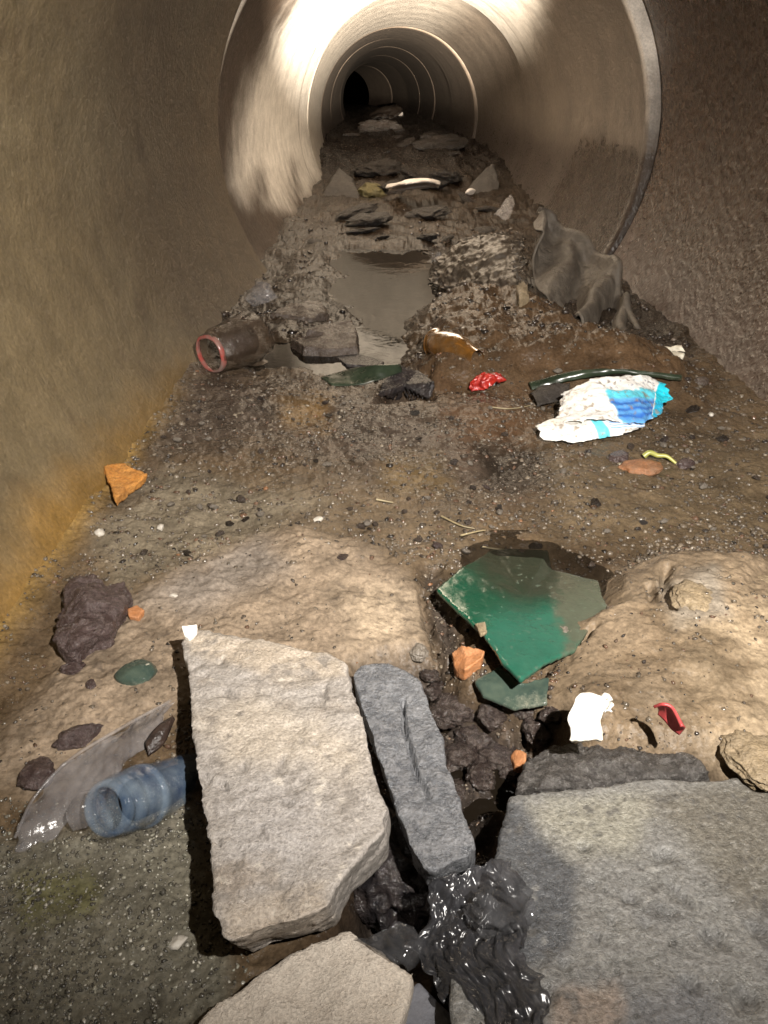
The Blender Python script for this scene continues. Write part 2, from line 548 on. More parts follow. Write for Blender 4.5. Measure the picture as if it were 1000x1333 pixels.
def empty(name, loc, label, cat, group=None):
    o = bpy.data.objects.new(name, None)
    o.empty_display_size = 0.03
    COL.objects.link(o)
    o.location = loc
    return tag(o, label, cat, group)


def grid_faces(n, m, wrap=False):
    i = np.arange(n - 1)[:, None]
    mm = m if wrap else m - 1
    j = np.arange(mm)[None, :]
    j1 = (j + 1) % m
    a = i * m + j
    return np.stack([a, i * m + j1, (i + 1) * m + j1, (i + 1) * m + j], -1).reshape(-1, 4)


def resample(pts, n):
    """smooth (Catmull-Rom) resampling of a 3D polyline"""
    p = np.asarray(pts, float)
    if len(p) == 2:
        return p[0] + (p[1] - p[0]) * np.linspace(0, 1, n)[:, None]
    L = np.concatenate([[0], np.cumsum(np.linalg.norm(np.diff(p, axis=0), axis=1))])
    q = np.vstack([2 * p[0] - p[1], p, 2 * p[-1] - p[-2]])
    out = []
    for s in np.linspace(0, L[-1], n):
        k = min(np.searchsorted(L, s, 'right') - 1, len(p) - 2)
        t = (s - L[k]) / max(L[k + 1] - L[k], 1e-9)
        a, b, c, d = q[k], q[k + 1], q[k + 2], q[k + 3]
        out.append(0.5 * (2 * b + (c - a) * t + (2 * a - 5 * b + 4 * c - d) * t * t + (3 * b - a - 3 * c + d) * t ** 3))
    return np.array(out)


def normals_grid(g):
    du = np.gradient(g, axis=0)
    dv = np.gradient(g, axis=1)
    n = np.cross(du, dv)
    return n / (np.linalg.norm(n, axis=2, keepdims=True) + 1e-12)


def sheet(name, c1, c2, mat, n=60, m=30, bulge=0.0, amp=0.0, freq=40, rid=0.0, rfreq=30, thick=0.0008, seed=0, fold=None, colfn=None, parent=None, up=True, jag=0.0, crisp=False):
    """a thin bent sheet between two edge curves, crumpled by noise"""
    a, b = resample(c1, n), resample(c2, n)
    tt = np.linspace(0, 1, m)
    g = a[:, None, :] + (b - a)[:, None, :] * tt[None, :, None]
    S, T = np.meshgrid(np.linspace(0, 1, n), tt, indexing='ij')
    nr = normals_grid(g)
    avg = nr.mean((0, 1))
    if up and avg[2] < 0:
        nr = -nr
    flat = g.reshape(-1, 3)
    d = bulge * np.sin(np.pi * T)
    if amp:
        d = d + amp * fbm(flat, freq, 4, seed).reshape(n, m)
    if rid:
        d = d + rid * ridged(flat, rfreq, 3, seed + 3).reshape(n, m)
    if fold is not None:
        d = d + fold(S, T)
    g = g + nr * d[..., None]
    if jag:
        w = np.maximum(np.abs(2 * S - 1), np.abs(2 * T - 1)) ** 4
        jx = fbm(flat, 60, 3, seed + 9).reshape(n, m)
        jy = fbm(flat, 60, 3, seed + 19).reshape(n, m)
        g[..., 0] += jag * w * jx
        g[..., 1] += jag * w * jy
    col = None
    if colfn is not None:
        col = colfn(S.ravel(), T.ravel(), g.reshape(-1, 3))
    org = tuple(g.reshape(-1, 3).mean(0)[:2]) + (float(g[..., 2].min()),)
    o = mesh_obj(name, g.reshape(-1, 3), (grid_faces(n, m) if not crisp else np.concatenate([grid_faces(n, m)[:, [0, 1, 2]], grid_faces(n, m)[:, [0, 2, 3]]])), mat, parent, org, not crisp, col)
    if thick:
        s = o.modifiers.new('thickness', 'SOLIDIFY')
        s.thickness = thick
    return o


def baked(o, mods):
    dg = bpy.context.evaluated_depsgraph_get()
    dg.update()
    me = bpy.data.meshes.new_from_object(o.evaluated_get(dg))
    o.modifiers.clear()
    old = o.data
    o.data = me
    bpy.data.meshes.remove(old)
    me.name = o.name
    return me


def rock(name, top, thick, mat, voxel=0.003, amp=0.002, freq=60, big=0.0, bfreq=15, flare=0.0, seed=0, vec=(0, 0, -1), parent=None, cut=None, colfn=None, dome=0.0):
    """a broken stone: outline of its upper face carried down by its thickness, remeshed and weathered"""
    top = np.asarray(top, float)
    ext = np.linalg.norm(top.max(0) - top.min(0))
    rg = np.roll(top, -1, 0)
    rs = []
    for a_, b_ in zip(top, rg):
        k_ = max(2, int(np.linalg.norm(b_ - a_) / (ext * .04)))
        rs += [a_ + (b_ - a_) * i_ / k_ for i_ in range(k_)]
    top = np.array(rs)
    rj = min(.012 * ext, .0045)
    top[:, 0] += rj * fbm(top, 7 / ext, 4, seed + 31, .65) * 1.6
    top[:, 1] += rj * fbm(top, 7 / ext, 4, seed + 47, .65) * 1.6
    v = np.asarray(vec, float)
    v = v / np.linalg.norm(v)
    c = top.mean(0)
    bot = c + (top - c) * (1 + flare) + v * thick
    n = len(top)
    bm = bmesh.new()
    tv = [bm.verts.new(q) for q in top]
    bv = [bm.verts.new(q) for q in bot]
    ct = bm.verts.new(c + np.array([0, 0, dome]))
    cb = bm.verts.new(c + v * thick)
    for k in range(n):
        k2 = (k + 1) % n
        bm.faces.new((tv[k], tv[k2], ct))
        bm.faces.new((bv[k2], bv[k], cb))
        bm.faces.new((tv[k2], tv[k], bv[k], bv[k2]))
    bmesh.ops.recalc_face_normals(bm, faces=bm.faces)
    me = bpy.data.meshes.new(name)
    bm.to_mesh(me)
    bm.free()
    o = bpy.data.objects.new(name, me)
    COL.objects.link(o)
    r = o.modifiers.new('r', 'REMESH')
    r.mode = 'VOXEL'
    r.voxel_size = voxel
    me = baked(o, 1)
    nv = len(me.vertices)
    co = np.empty(nv * 3, np.float32)
    me.vertices.foreach_get('co', co)
    co = co.reshape(-1, 3).astype(float)
    nr = np.empty(nv * 3, np.float32)
    me.vertices.foreach_get('normal', nr)
    nr = nr.reshape(-1, 3).astype(float)
    d = amp * fbm(co, freq, 5, seed, 0.6)
    if big:
        d = d + big * fbm(co, bfreq, 3, seed + 4)
    if cut is not None:
        d = d + cut(co)
    co = co + nr * d[:, None]
    org = np.array([c[0], c[1], co[:, 2].min()]) if parent is None else np.array(parent.location)
    me.vertices.foreach_set('co', (co - org).astype(np.float32).ravel())
    me.update()
    me.polygons.foreach_set('use_smooth', np.ones(len(me.polygons), bool))
    me.materials.append(mat)
    if colfn is not None:
        a_ = me.color_attributes.new('Col', 'FLOAT_COLOR', 'POINT')
        a_.data.foreach_set('color', np.asarray(colfn(co), np.float32).ravel())
    if parent is None:
        o.location = org
    else:
        o.parent = parent
    return o


def ico(sub):
    bm = bmesh.new()
    bmesh.ops.create_icosphere(bm, subdivisions=sub, radius=1.0)
    v = np.array([q.co[:] for q in bm.verts])
    f = np.array([[q.index for q in k.verts] for k in bm.faces])
    bm.free()
    return v, f


ICO = {s: ico(s) for s in (1, 2, 3, 4, 5)}


def lump(name, c, rad, mat, rot=0.0, sub=4, amp=0.25, freq=1.6, rid=0.0, seed=0, parent=None, flat=0.0, facet=0):
    """an irregular lump: a ball pushed about by noise (amp relative to size), cut to facets if asked"""
    v, f = ICO[sub]
    d = 1 + amp * fbm(v, freq, 4, seed)
    if rid:
        d = d + rid * ridged(v, freq * 1.5, 3, seed + 2)
    w = v * d[:, None]
    if facet:
        r2 = np.random.default_rng(seed + 5)
        for k in range(facet):
            nn = r2.normal(size=3)
            nn /= np.linalg.norm(nn)
            h = 0.55 + 0.25 * r2.random()
            s = w @ nn
            w = w - np.maximum(s - h, 0)[:, None] * nn
    if flat:
        w[:, 2] = np.maximum(w[:, 2], -flat)
    w = w * np.asarray(rad)
    cr, sr = math.cos(rot), math.sin(rot)
    w = np.stack([w[:, 0] * cr - w[:, 1] * sr, w[:, 0] * sr + w[:, 1] * cr, w[:, 2]], 1) + np.asarray(c)
    org = (c[0], c[1], float(w[:, 2].min()))
    return mesh_obj(name, w, f, mat, parent, org)


def lathe(name, A, B, prof, mat, parent=None, segs=40, wob=0.0, seed=0, arc=(0, 2 * math.pi), squash=1.0, thick=0.0):
    A, B = np.asarray(A, float), np.asarray(B, float)
    ax = B - A
    L = np.linalg.norm(ax)
    ax = ax / L
    up = np.array([0, 0, 1.0])
    s = np.cross(ax, up)
    s /= np.linalg.norm(s)
    u = np.cross(s, ax)
    ts = resample([(p[0], p[1], 0) for p in prof], max(len(prof), 2)) if False else np.array([(p[0], p[1], 0) for p in prof])
    full = abs(arc[1] - arc[0] - 2 * math.pi) < 1e-6
    th = np.linspace(arc[0], arc[1], segs, endpoint=not full)
    g = np.zeros((len(ts), len(th), 3))
    for i, (tt, r, _) in enumerate(ts):
        g[i] = A + ax * L * tt + r * (np.cos(th)[:, None] * s + squash * np.sin(th)[:, None] * u)
    flat = g.reshape(-1, 3)
    if wob:
        dirs = flat - (A + ((flat - A) @ ax)[:, None] * ax)
        dirs /= np.linalg.norm(dirs, axis=1)[:, None] + 1e-9
        flat = flat + dirs * (wob * fbm(flat, 45, 3, seed) + wob * 0.6 * ridged(flat, 30, 2, seed))[:, None]
    org = tuple(flat.mean(0)[:2]) + (float(flat[:, 2].min()),)
    o = mesh_obj(name, flat, grid_faces(len(ts), len(th), full), mat, parent, org)
    if thick:
        k = o.modifiers.new('thickness', 'SOLIDIFY')
        k.thickness = thick
    return o


def tube(name, pts, r, mat, parent=None, segs=8, n=16, taper=0.5):
    c = resample(pts, n)
    d = np.gradient(c, axis=0)
    d /= np.linalg.norm(d, axis=1)[:, None]
    up = np.array([0.1, 0.2, 1.0])
    s = np.cross(d, up)
    s /= np.linalg.norm(s, axis=1)[:, None]
    u = np.cross(s, d)
    th = np.linspace(0, 2 * math.pi, segs, endpoint=False)
    rr = r * (1 - (1 - taper) * np.linspace(0, 1, n))
    g = c[:, None, :] + rr[:, None, None] * (np.cos(th)[None, :, None] * s[:, None, :] + np.sin(th)[None, :, None] * u[:, None, :])
    org = tuple(c.mean(0)[:2]) + (float(c[:, 2].min()),)
    return mesh_obj(name, g.reshape(-1, 3), grid_faces(n, segs, True), mat, parent, org)


def shade_mask(px, py, poly, feather, jit=0):
    return smooth(sdf(poly, px, py) + jit, -feather, feather)


def blend(col, mask, rgb, wet=None):
    k = mask[:, None]
    col[:, :3] = col[:, :3] * (1 - k) + np.asarray(rgb)[None, :] * k
    if wet is not None:
        col[:, 3] = col[:, 3] * (1 - mask) + wet * mask


# ------------------------------------------------------------------ drain: concrete pipe sections
def pipe_section(k, label):
    y0, y1 = JY[k], JY[k + 1]
    near = y0 < 2
    ny, nt = (520, 720) if y0 == JY[1] else ((200, 480) if k == 2 else (60, 220))
    if k == 0:
        ny, nt = 40, 160
    g0, g1 = (y0 + 0.008, y1 - 0.008)
    ys = np.linspace(g0, g1, ny)
    th = np.linspace(0, 2 * math.pi, nt, endpoint=False)
    YY, TT = np.meshgrid(ys, th, indexing='ij')
    # every section sits a little off line from its neighbours
    offs = {1: (0.012, 0.014, 0.001), 2: (-0.009, -0.010, -0.005), 3: (0.004, 0.0, 0.004), 4: (-0.004, 0.006, -0.006), 5: (0.006, -0.003, 0.004)}.get(k, (0.003 * (-1) ** k, 0.002, 0.0))
    ax, az = axis(YY)
    ax, az = ax + offs[0], az + offs[1]
    rad = R + offs[2]
    chamf = 0.012 * (1 - smooth(YY - y0, 0.0, 0.03)) + 0.010 * (1 - smooth(y1 - YY, 0.0, 0.025))
    p = np.stack([ax + R * np.cos(TT), YY, az + R * np.sin(TT)], -1).reshape(-1, 3)
    q = p * np.array([1, 0.6, 1])
    d = 0.0030 * fbm(q, 2, 2, 20 + k)
    if y0 == JY[1]:
        right = smooth(np.cos(TT).ravel(), -0.2, 0.5)
        pits = fbm(q, 62, 3, 21)
        d = d + (0.0004 + 0.0006 * right) * fbm(q, 45, 4, 22) + right * 0.0008 * fbm(q, 110, 2, 24) + right * 0.0018 * smooth(pits, 0.45, 0.8)
    else:
        d = d + 0.0008 * fbm(q, 30, 3, 23)
        band = np.sin(YY.ravel() * 21 + 2.0 * fbm(p, 1.5, 2, 31)) * 0.0007
        d = d + band
    rr = (rad + chamf.ravel() + d)
    X = ax.ravel() + rr * np.cos(TT.ravel())
    Z = az.ravel() + rr * np.sin(TT.ravel())
    v = np.stack([X, YY.ravel(), Z], 1)
    # ------- colours: slime, pale concrete, rust at the silt line, painted torch glare
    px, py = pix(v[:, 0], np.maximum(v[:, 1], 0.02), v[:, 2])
    n_a = fbm(q, 4, 4, 33)
    n_b = fbm(q * np.array([1, 1, 0.35]), 22, 4, 34)
    col = np.zeros((len(v), 4))
    hgt = v[:, 2]
    if k <= 1:
        col[:] = (0.122, 0.092, 0.050, 0.3)
        blend(col, smooth(n_a, -0.1, 0.5), (0.150, 0.120, 0.070))
        blend(col, smooth(n_b, 0.15, 0.5) * .5, (0.070, 0.050, 0.030), .5)
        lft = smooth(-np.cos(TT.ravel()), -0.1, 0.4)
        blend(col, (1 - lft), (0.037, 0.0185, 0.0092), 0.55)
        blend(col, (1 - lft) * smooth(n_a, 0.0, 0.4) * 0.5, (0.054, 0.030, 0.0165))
        # brown-purple staining towards the joint on the left
        blend(col, lft * smooth(v[:, 1], 0.95, 1.7) * 0.65, (0.050, 0.034, 0.023), 0.3)
        # ochre deposit just above the silt
        e = hgt - 0.03 * n_a - 0.03 * n_b
        blend(col, lft * (1 - smooth(e, 0.0, 0.085)) * (1 - smooth(v[:, 1], 0.75, 1.45)) * 0.95, (0.215, 0.118, 0.026), 0.35)
        blend(col, lft * (1 - smooth(e, 0.01, 0.05)) * (1 - smooth(v[:, 1], 1.2, 1.6)) * 0.6, (0.13, 0.08, 0.025), 0.5)
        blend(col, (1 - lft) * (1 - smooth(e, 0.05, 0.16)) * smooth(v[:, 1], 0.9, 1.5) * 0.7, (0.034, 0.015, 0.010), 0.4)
    else:
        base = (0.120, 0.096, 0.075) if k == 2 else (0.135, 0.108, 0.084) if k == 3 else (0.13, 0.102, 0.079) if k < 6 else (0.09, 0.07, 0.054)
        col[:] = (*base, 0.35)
        blend(col, smooth(n_b, 0.0, 0.6) * 0.5, tuple(c * 0.7 for c in base))
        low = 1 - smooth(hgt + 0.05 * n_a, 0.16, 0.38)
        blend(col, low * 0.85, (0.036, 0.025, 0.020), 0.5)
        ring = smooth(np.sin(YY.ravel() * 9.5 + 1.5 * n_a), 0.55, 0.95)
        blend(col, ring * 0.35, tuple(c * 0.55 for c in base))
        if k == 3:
            sl = smooth(-np.cos(TT.ravel()) + .9 * np.sin(TT.ravel()), .1, .8)  # left and top paled: torch glare painted into the third section
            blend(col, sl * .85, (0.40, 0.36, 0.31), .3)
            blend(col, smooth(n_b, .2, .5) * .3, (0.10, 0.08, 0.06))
        if k == 2:
            pale_glare = [(372, 40), (330, 110), (312, 160), (306, 205), (302, 240), (320, 262), (336, 225), (352, 262), (372, 268), (382, 215), (398, 250), (420, 225), (440, 165), (700, 90), (700, -300), (420, -300), (400, -10)]  # pale concrete inside a ragged stain edge, plus torch glare painted over the crown
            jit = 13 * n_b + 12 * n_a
            w = shade_mask(px, py, pale_glare, 24, jit)
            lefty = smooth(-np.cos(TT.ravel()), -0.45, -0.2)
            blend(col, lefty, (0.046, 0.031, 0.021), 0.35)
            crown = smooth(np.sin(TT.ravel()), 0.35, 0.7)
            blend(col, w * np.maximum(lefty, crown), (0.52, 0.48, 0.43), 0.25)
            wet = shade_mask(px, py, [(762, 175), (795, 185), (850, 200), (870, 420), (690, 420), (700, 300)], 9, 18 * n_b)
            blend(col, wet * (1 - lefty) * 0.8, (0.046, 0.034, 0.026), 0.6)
            rim_glare = (1 - smooth(v[:, 1], y0 + .018, y0 + .030)) * smooth(np.sin(TT.ravel()) + .2 * n_b, .02, .5)  # lit look of the joint rim painted as a paler upper lip
            blend(col, rim_glare, (0.55, 0.49, 0.42), .2)
            seam = smooth(v[:, 1], y1 - 0.42, y1 - 0.40) * (1 - smooth(v[:, 1], y1 - 0.38, y1 - 0.36))
            blend(col, seam * 0.4, (0.10, 0.08, 0.06))
    n = len(v)
    f = grid_faces(ny, nt, True)[:, ::-1]
    # end faces and outside
    RO = R + 0.075
    for yy in (g0, g1):
        a, z = axis(np.array([yy]))
        v = np.vstack([v, np.stack([a + RO * np.cos(th), np.full(nt, yy), z + RO * np.sin(th)], 1)])
    j = np.arange(nt)
    j1 = (j + 1) % nt
    o0, o1, last = n, n + nt, (ny - 1) * nt
    f = np.vstack([f,
                   np.stack([j, o0 + j, o0 + j1, j1], 1)[:, ::-1],
                   np.stack([last + j, last + j1, o1 + j1, o1 + j], 1)[:, ::-1],
                   np.stack([o0 + j, o1 + j, o1 + j1, o0 + j1], 1)])
    cc = np.tile([0.55, 0.49, 0.42, 0.2], (2 * nt, 1))  # clean end concrete; its pale upper right also carries painted torch glare
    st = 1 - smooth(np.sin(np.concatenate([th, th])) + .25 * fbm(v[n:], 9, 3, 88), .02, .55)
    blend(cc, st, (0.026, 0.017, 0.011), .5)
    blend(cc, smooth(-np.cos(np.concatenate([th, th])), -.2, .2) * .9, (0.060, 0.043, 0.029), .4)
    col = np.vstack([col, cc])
    root = empty('pipe_section', (float(JX[k]), (y0 + y1) / 2, float(JZ[k]) - R), label, 'pipe', 'concrete pipe sections')
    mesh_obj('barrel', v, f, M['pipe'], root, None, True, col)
    # mortar bedding that closes the joint behind the open gap
    a, z = axis(np.array([y1]))
    jr = np.array([(y1 - 0.03, RO - 0.012), (y1 + 0.03, RO - 0.012), (y1 + 0.03, RO + 0.02), (y1 - 0.03, RO + 0.02), (y1 - 0.03, RO - 0.012)])
    th2 = np.linspace(0, 2 * math.pi, 96, endpoint=False)
    g = np.zeros((5, 96, 3))
    for i, (yy, r) in enumerate(jr):
        g[i] = np.stack([a + r * np.cos(th2), np.full(96, yy), z + r * np.sin(th2)], 1)
    mesh_obj('joint_ring', g.reshape(-1, 3), grid_faces(5, 96, True), M['greyboard'], root)
    return root


pipe_labels = [
    None,
    'nearest concrete pipe section, brown and slimy with an ochre band along the silt',
    'second concrete pipe section, its crown and left side glaring white in the torchlight',
    'third concrete pipe section, pale grey ring beyond the torchlit one',
    'fourth concrete pipe section, dim grey ring around the heaped debris',
    'fifth concrete pipe section, dim narrow ring deep in the drain',
    'sixth concrete pipe section, dark ring near the end of the drain',
    'seventh concrete pipe section, almost black ring in the depth of the drain',
    'eighth concrete pipe section, blackish ring where the drain bends left',
    'farthest concrete pipe section, black hole at the end of the drain']
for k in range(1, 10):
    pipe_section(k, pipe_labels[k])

# ------------------------------------------------------------------ the silt floor
vv = np.concatenate([np.linspace(1440, 720, 430), np.linspace(718, 300, 300), np.linspace(299, 141, 130)])
Yr = np.array([P(500, q)[1] for q in vv])
Yr = np.concatenate([np.linspace(-0.27, Yr[0] - 0.01, 22), Yr])
nc = 640
fr = np.linspace(0, 1, nc)
YY, FF = np.meshgrid(Yr, fr, indexing='ij')
ax, az = axis(YY)
half = np.sqrt(np.maximum(R * R - az * az, 0.01)) + 0.045
XX = ax - half + 2 * half * FF
xs, ysr = XX.ravel(), YY.ravel()
zz = ground(xs, ysr)
gp = np.stack([xs, ysr, zz], 1)
px, py = pix(xs, ysr, zz * 0)
px2, py2 = pix(xs, ysr, zz)
q2 = np.stack([xs, ysr, 0 * xs], 1)
nA, nB, nC = fbm(q2, 6, 4, 41), fbm(q2, 25, 4, 42), fbm(q2, 120, 3, 43)
col = np.zeros((len(xs), 4))
col[:] = (0.084, 0.058, 0.034, 0.6)
blend(col, smooth(nA + 0.4 * nB, 0.0, 0.5) * 0.6, (0.060, 0.040, 0.025), 0.7)
J = 14 * nB + 8 * nA
nW = fbm(q2 * np.array([1, .55, 1]), 4.5, 5, 141)
blend(col, smooth(nW, .02, .30) * .9, (0.024, 0.015, 0.009), .95)
blend(col, smooth(-nW + .3 * nB, .10, .40) * .5, (0.125, 0.095, 0.062), .4)
# dark gravelly bed on the left, browner in the middle
blend(col, shade_mask(px2, py2, [(240, 480), (420, 490), (560, 520), (640, 560), (700, 640), (560, 650), (420, 600), (330, 580), (210, 600), (180, 640)], 45, 2 * J), (0.056, 0.042, 0.032), 0.7)
blend(col, shade_mask(px2, py2, [(560, 480), (700, 520), (700, 600), (600, 590)], 35, 2 * J) * 0.8, (0.075, 0.040, 0.021), 0.8)
blend(col, shade_mask(px2, py2, [(610, 575), (700, 580), (745, 625), (640, 640)], 18, 1.6 * J) * 0.95, (0.020, 0.015, 0.011), 0.95)
blend(col, shade_mask(px2, py2, [(365, 520), (430, 515), (425, 560), (370, 555)], 20, J) * 0.7, (0.16, 0.09, 0.025), 0.5)
blend(col, shade_mask(px2, py2, [(500, 600), (570, 595), (590, 640), (500, 645)], 20, J) * 0.5, (0.15, 0.10, 0.04), 0.5)
# sandy greyish belt left
blend(col, shade_mask(px2, py2, [(120, 690), (220, 610), (420, 650), (330, 700), (150, 770)], 25, J) * 0.7, (0.16, 0.138, 0.10), 0.35)
# right middle
blend(col, shade_mask(px2, py2, [(720, 590), (1050, 560), (1050, 720), (720, 700)], 40, 2 * J) * 0.7, (0.108, 0.080, 0.048), 0.5)
# tan sand sheet
sT = sdf(TANSLAB, xs, ysr) + 0.006 * fbm(q2, 55, 3, 6) + 0.030 * fbm(q2, 9, 4, 61)
tan = smooth(sT, -0.014, 0.03)
blend(col, tan, (0.205, 0.158, 0.112), 0.4)
blend(col, tan * shade_mask(px2, py2, [(150, 770), (340, 690), (380, 740), (250, 800)], 25, J) * 0.7, (0.185, 0.163, 0.142), 0.3)
blend(col, tan * shade_mask(px2, py2, [(440, 760), (550, 760), (560, 830), (460, 840)], 25, J), (0.29, 0.228, 0.160), 0.3)
blend(col, tan * smooth(nB, 0.05, 0.5) * 0.7, (0.115, 0.088, 0.062), 0.6)
blend(col, tan * smooth(nC + .3 * nB, .28, .45) * .6, (0.09, 0.07, 0.055), .6)
# right mound
sM = sdf(MOUND, xs, ysr) + 0.007 * fbm(q2, 55, 3, 6)
md = smooth(sM, -0.02, 0.06)
blend(col, md, (0.165, 0.124, 0.082), 0.5)
blend(col, md * shade_mask(px2, py2, [(880, 800), (1010, 780), (1010, 1050), (930, 990), (900, 900)], 30, J) * 0.85, (0.265, 0.205, 0.135), 0.45)
blend(col, md * shade_mask(px2, py2, [(860, 760), (930, 735), (950, 800), (880, 815)], 12, J) * 0.7, (0.22, 0.195, 0.160), 0.3)
blend(col, md * smooth(nA + .6 * nB, 0.05, 0.5) * 0.7, (0.098, 0.070, 0.043), 0.6)
# lower left: grey-olive sandy concrete with grit
dl = shade_mask(px2, py2, [(-200, 1040), (20, 1090), (100, 1080), (250, 1040), (300, 1250), (330, 1450), (-200, 1450)], 22, 1.5 * J)
blend(col, dl, (0.118, 0.108, 0.082), 0.42)
blend(col, dl * smooth(nB, -0.05, 0.4) * 0.7, (0.066, 0.060, 0.047), 0.5)
blend(col, dl * smooth(nA + nC * .6, 0.2, 0.6) * 0.6, (0.19, 0.17, 0.13), 0.4)
blend(col, dl * shade_mask(px2, py2, [(20, 1140), (110, 1130), (130, 1190), (30, 1200)], 15, 2 * J) * 0.6, (0.11, 0.105, 0.035), 0.4)
# hollow with black wet muck
sH = sdf(HOLLOW, xs, ysr) + 0.012 * fbm(q2, 14, 3, 5) + 0.006 * fbm(q2, 55, 3, 6)
ho = smooth(sH, -0.012, 0.022) * (1 - 0.85 * md)
blend(col, ho, (0.030, 0.024, 0.020), 0.85)
blend(col, ho * smooth(nB + .5 * nC, 0.1, 0.5) * 0.7, (0.10, 0.075, 0.055), 0.8)
sA = smooth(sdf(ARM, xs, ysr) + 0.008 * fbm(q2, 14, 3, 5) + 0.006 * fbm(q2, 55, 3, 6), -0.010, 0.014)
blend(col, sA * .9, (0.032, 0.026, 0.022), 0.9)
blend(col, sA * smooth(nB + .5 * nC, .1, .5) * .7, (0.09, 0.075, 0.06), .8)
# mud hill and the silt around the pool
sU = sdf(MUDHILL, xs, ysr) + 0.03 * fbm(q2, 14, 3, 5)
mu = smooth(sU, -0.05, 0.06)
blend(col, mu, (0.072, 0.044, 0.024), 0.6)
blend(col, mu * smooth(nA + nB, 0, 0.5) * 0.6, (0.055, 0.035, 0.021), 0.6)
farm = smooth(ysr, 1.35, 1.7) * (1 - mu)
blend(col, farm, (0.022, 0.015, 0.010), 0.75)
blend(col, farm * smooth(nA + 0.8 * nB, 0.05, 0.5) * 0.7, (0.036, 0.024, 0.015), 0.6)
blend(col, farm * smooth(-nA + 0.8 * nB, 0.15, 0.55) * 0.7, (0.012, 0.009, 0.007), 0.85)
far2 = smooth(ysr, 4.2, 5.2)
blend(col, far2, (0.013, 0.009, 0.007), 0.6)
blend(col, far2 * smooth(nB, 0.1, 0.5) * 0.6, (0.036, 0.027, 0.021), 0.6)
# edge stain against the left wall
edgeL = 1 - smooth(xs - (axis(ysr)[0] - np.sqrt(R * R - axis(ysr)[1] ** 2)), 0.0, 0.05)
blend(col, edgeL * (1 - smooth(ysr, 1.0, 1.4)) * 0.8, (0.24, 0.15, 0.045), 0.4)
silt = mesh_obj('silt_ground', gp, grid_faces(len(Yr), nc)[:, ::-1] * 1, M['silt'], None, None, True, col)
silt['kind'] = 'structure'
if silt.data.polygons[1000].normal.z < 0:
    silt.data.flip_normals()

# standing water in the pool
ww = PW([(300, 300), (640, 300), (640, 400), (600, 478), (480, 500), (330, 490), (300, 440)], -0.010)
cx, cy = np.mean([q[0] for q in ww]), np.mean([q[1] for q in ww])
water = mesh_obj('pool_water', [(x, y, -0.010) for x, y in ww], [list(range(len(ww)))[::-1]], M['water'], None, (cx, cy, -0.010), False)
if water.data.polygons[0].normal.z < 0:
    water.data.flip_normals()
water['kind'] = 'structure'
# black seep in the hollow below the green glass
w2 = PW([(560, 860), (760, 880), (760, 960), (670, 1030), (650, 1120), (540, 1240), (450, 1240), (470, 1100)], -0.05)
cx, cy = np.mean([q[0] for q in w2]), np.mean([q[1] for q in w2])
water2 = mesh_obj('seep_water', [(x, y, -0.050) for x, y in w2], [list(range(len(w2)))[::-1]], M['water'], None, (cx, cy, -0.05), False)
if water2.data.polygons[0].normal.z < 0:
    water2.data.flip_normals()
water2['kind'] = 'structure'


# thin dark film of water over the back of the green glass
w3 = PW([(590, 705), (640, 690), (740, 690), (830, 735), (820, 830), (750, 830), (690, 790), (610, 770)], -.003)
cx, cy = np.mean([q[0] for q in w3]), np.mean([q[1] for q in w3])
water3 = mesh_obj('film_water', [(x, y, -.003) for x, y in w3], [list(range(len(w3)))[::-1]], M['film'], None, (cx, cy, -.003), False)
if water3.data.polygons[0].normal.z < 0:
    water3.data.flip_normals()
water3['kind'] = 'structure'


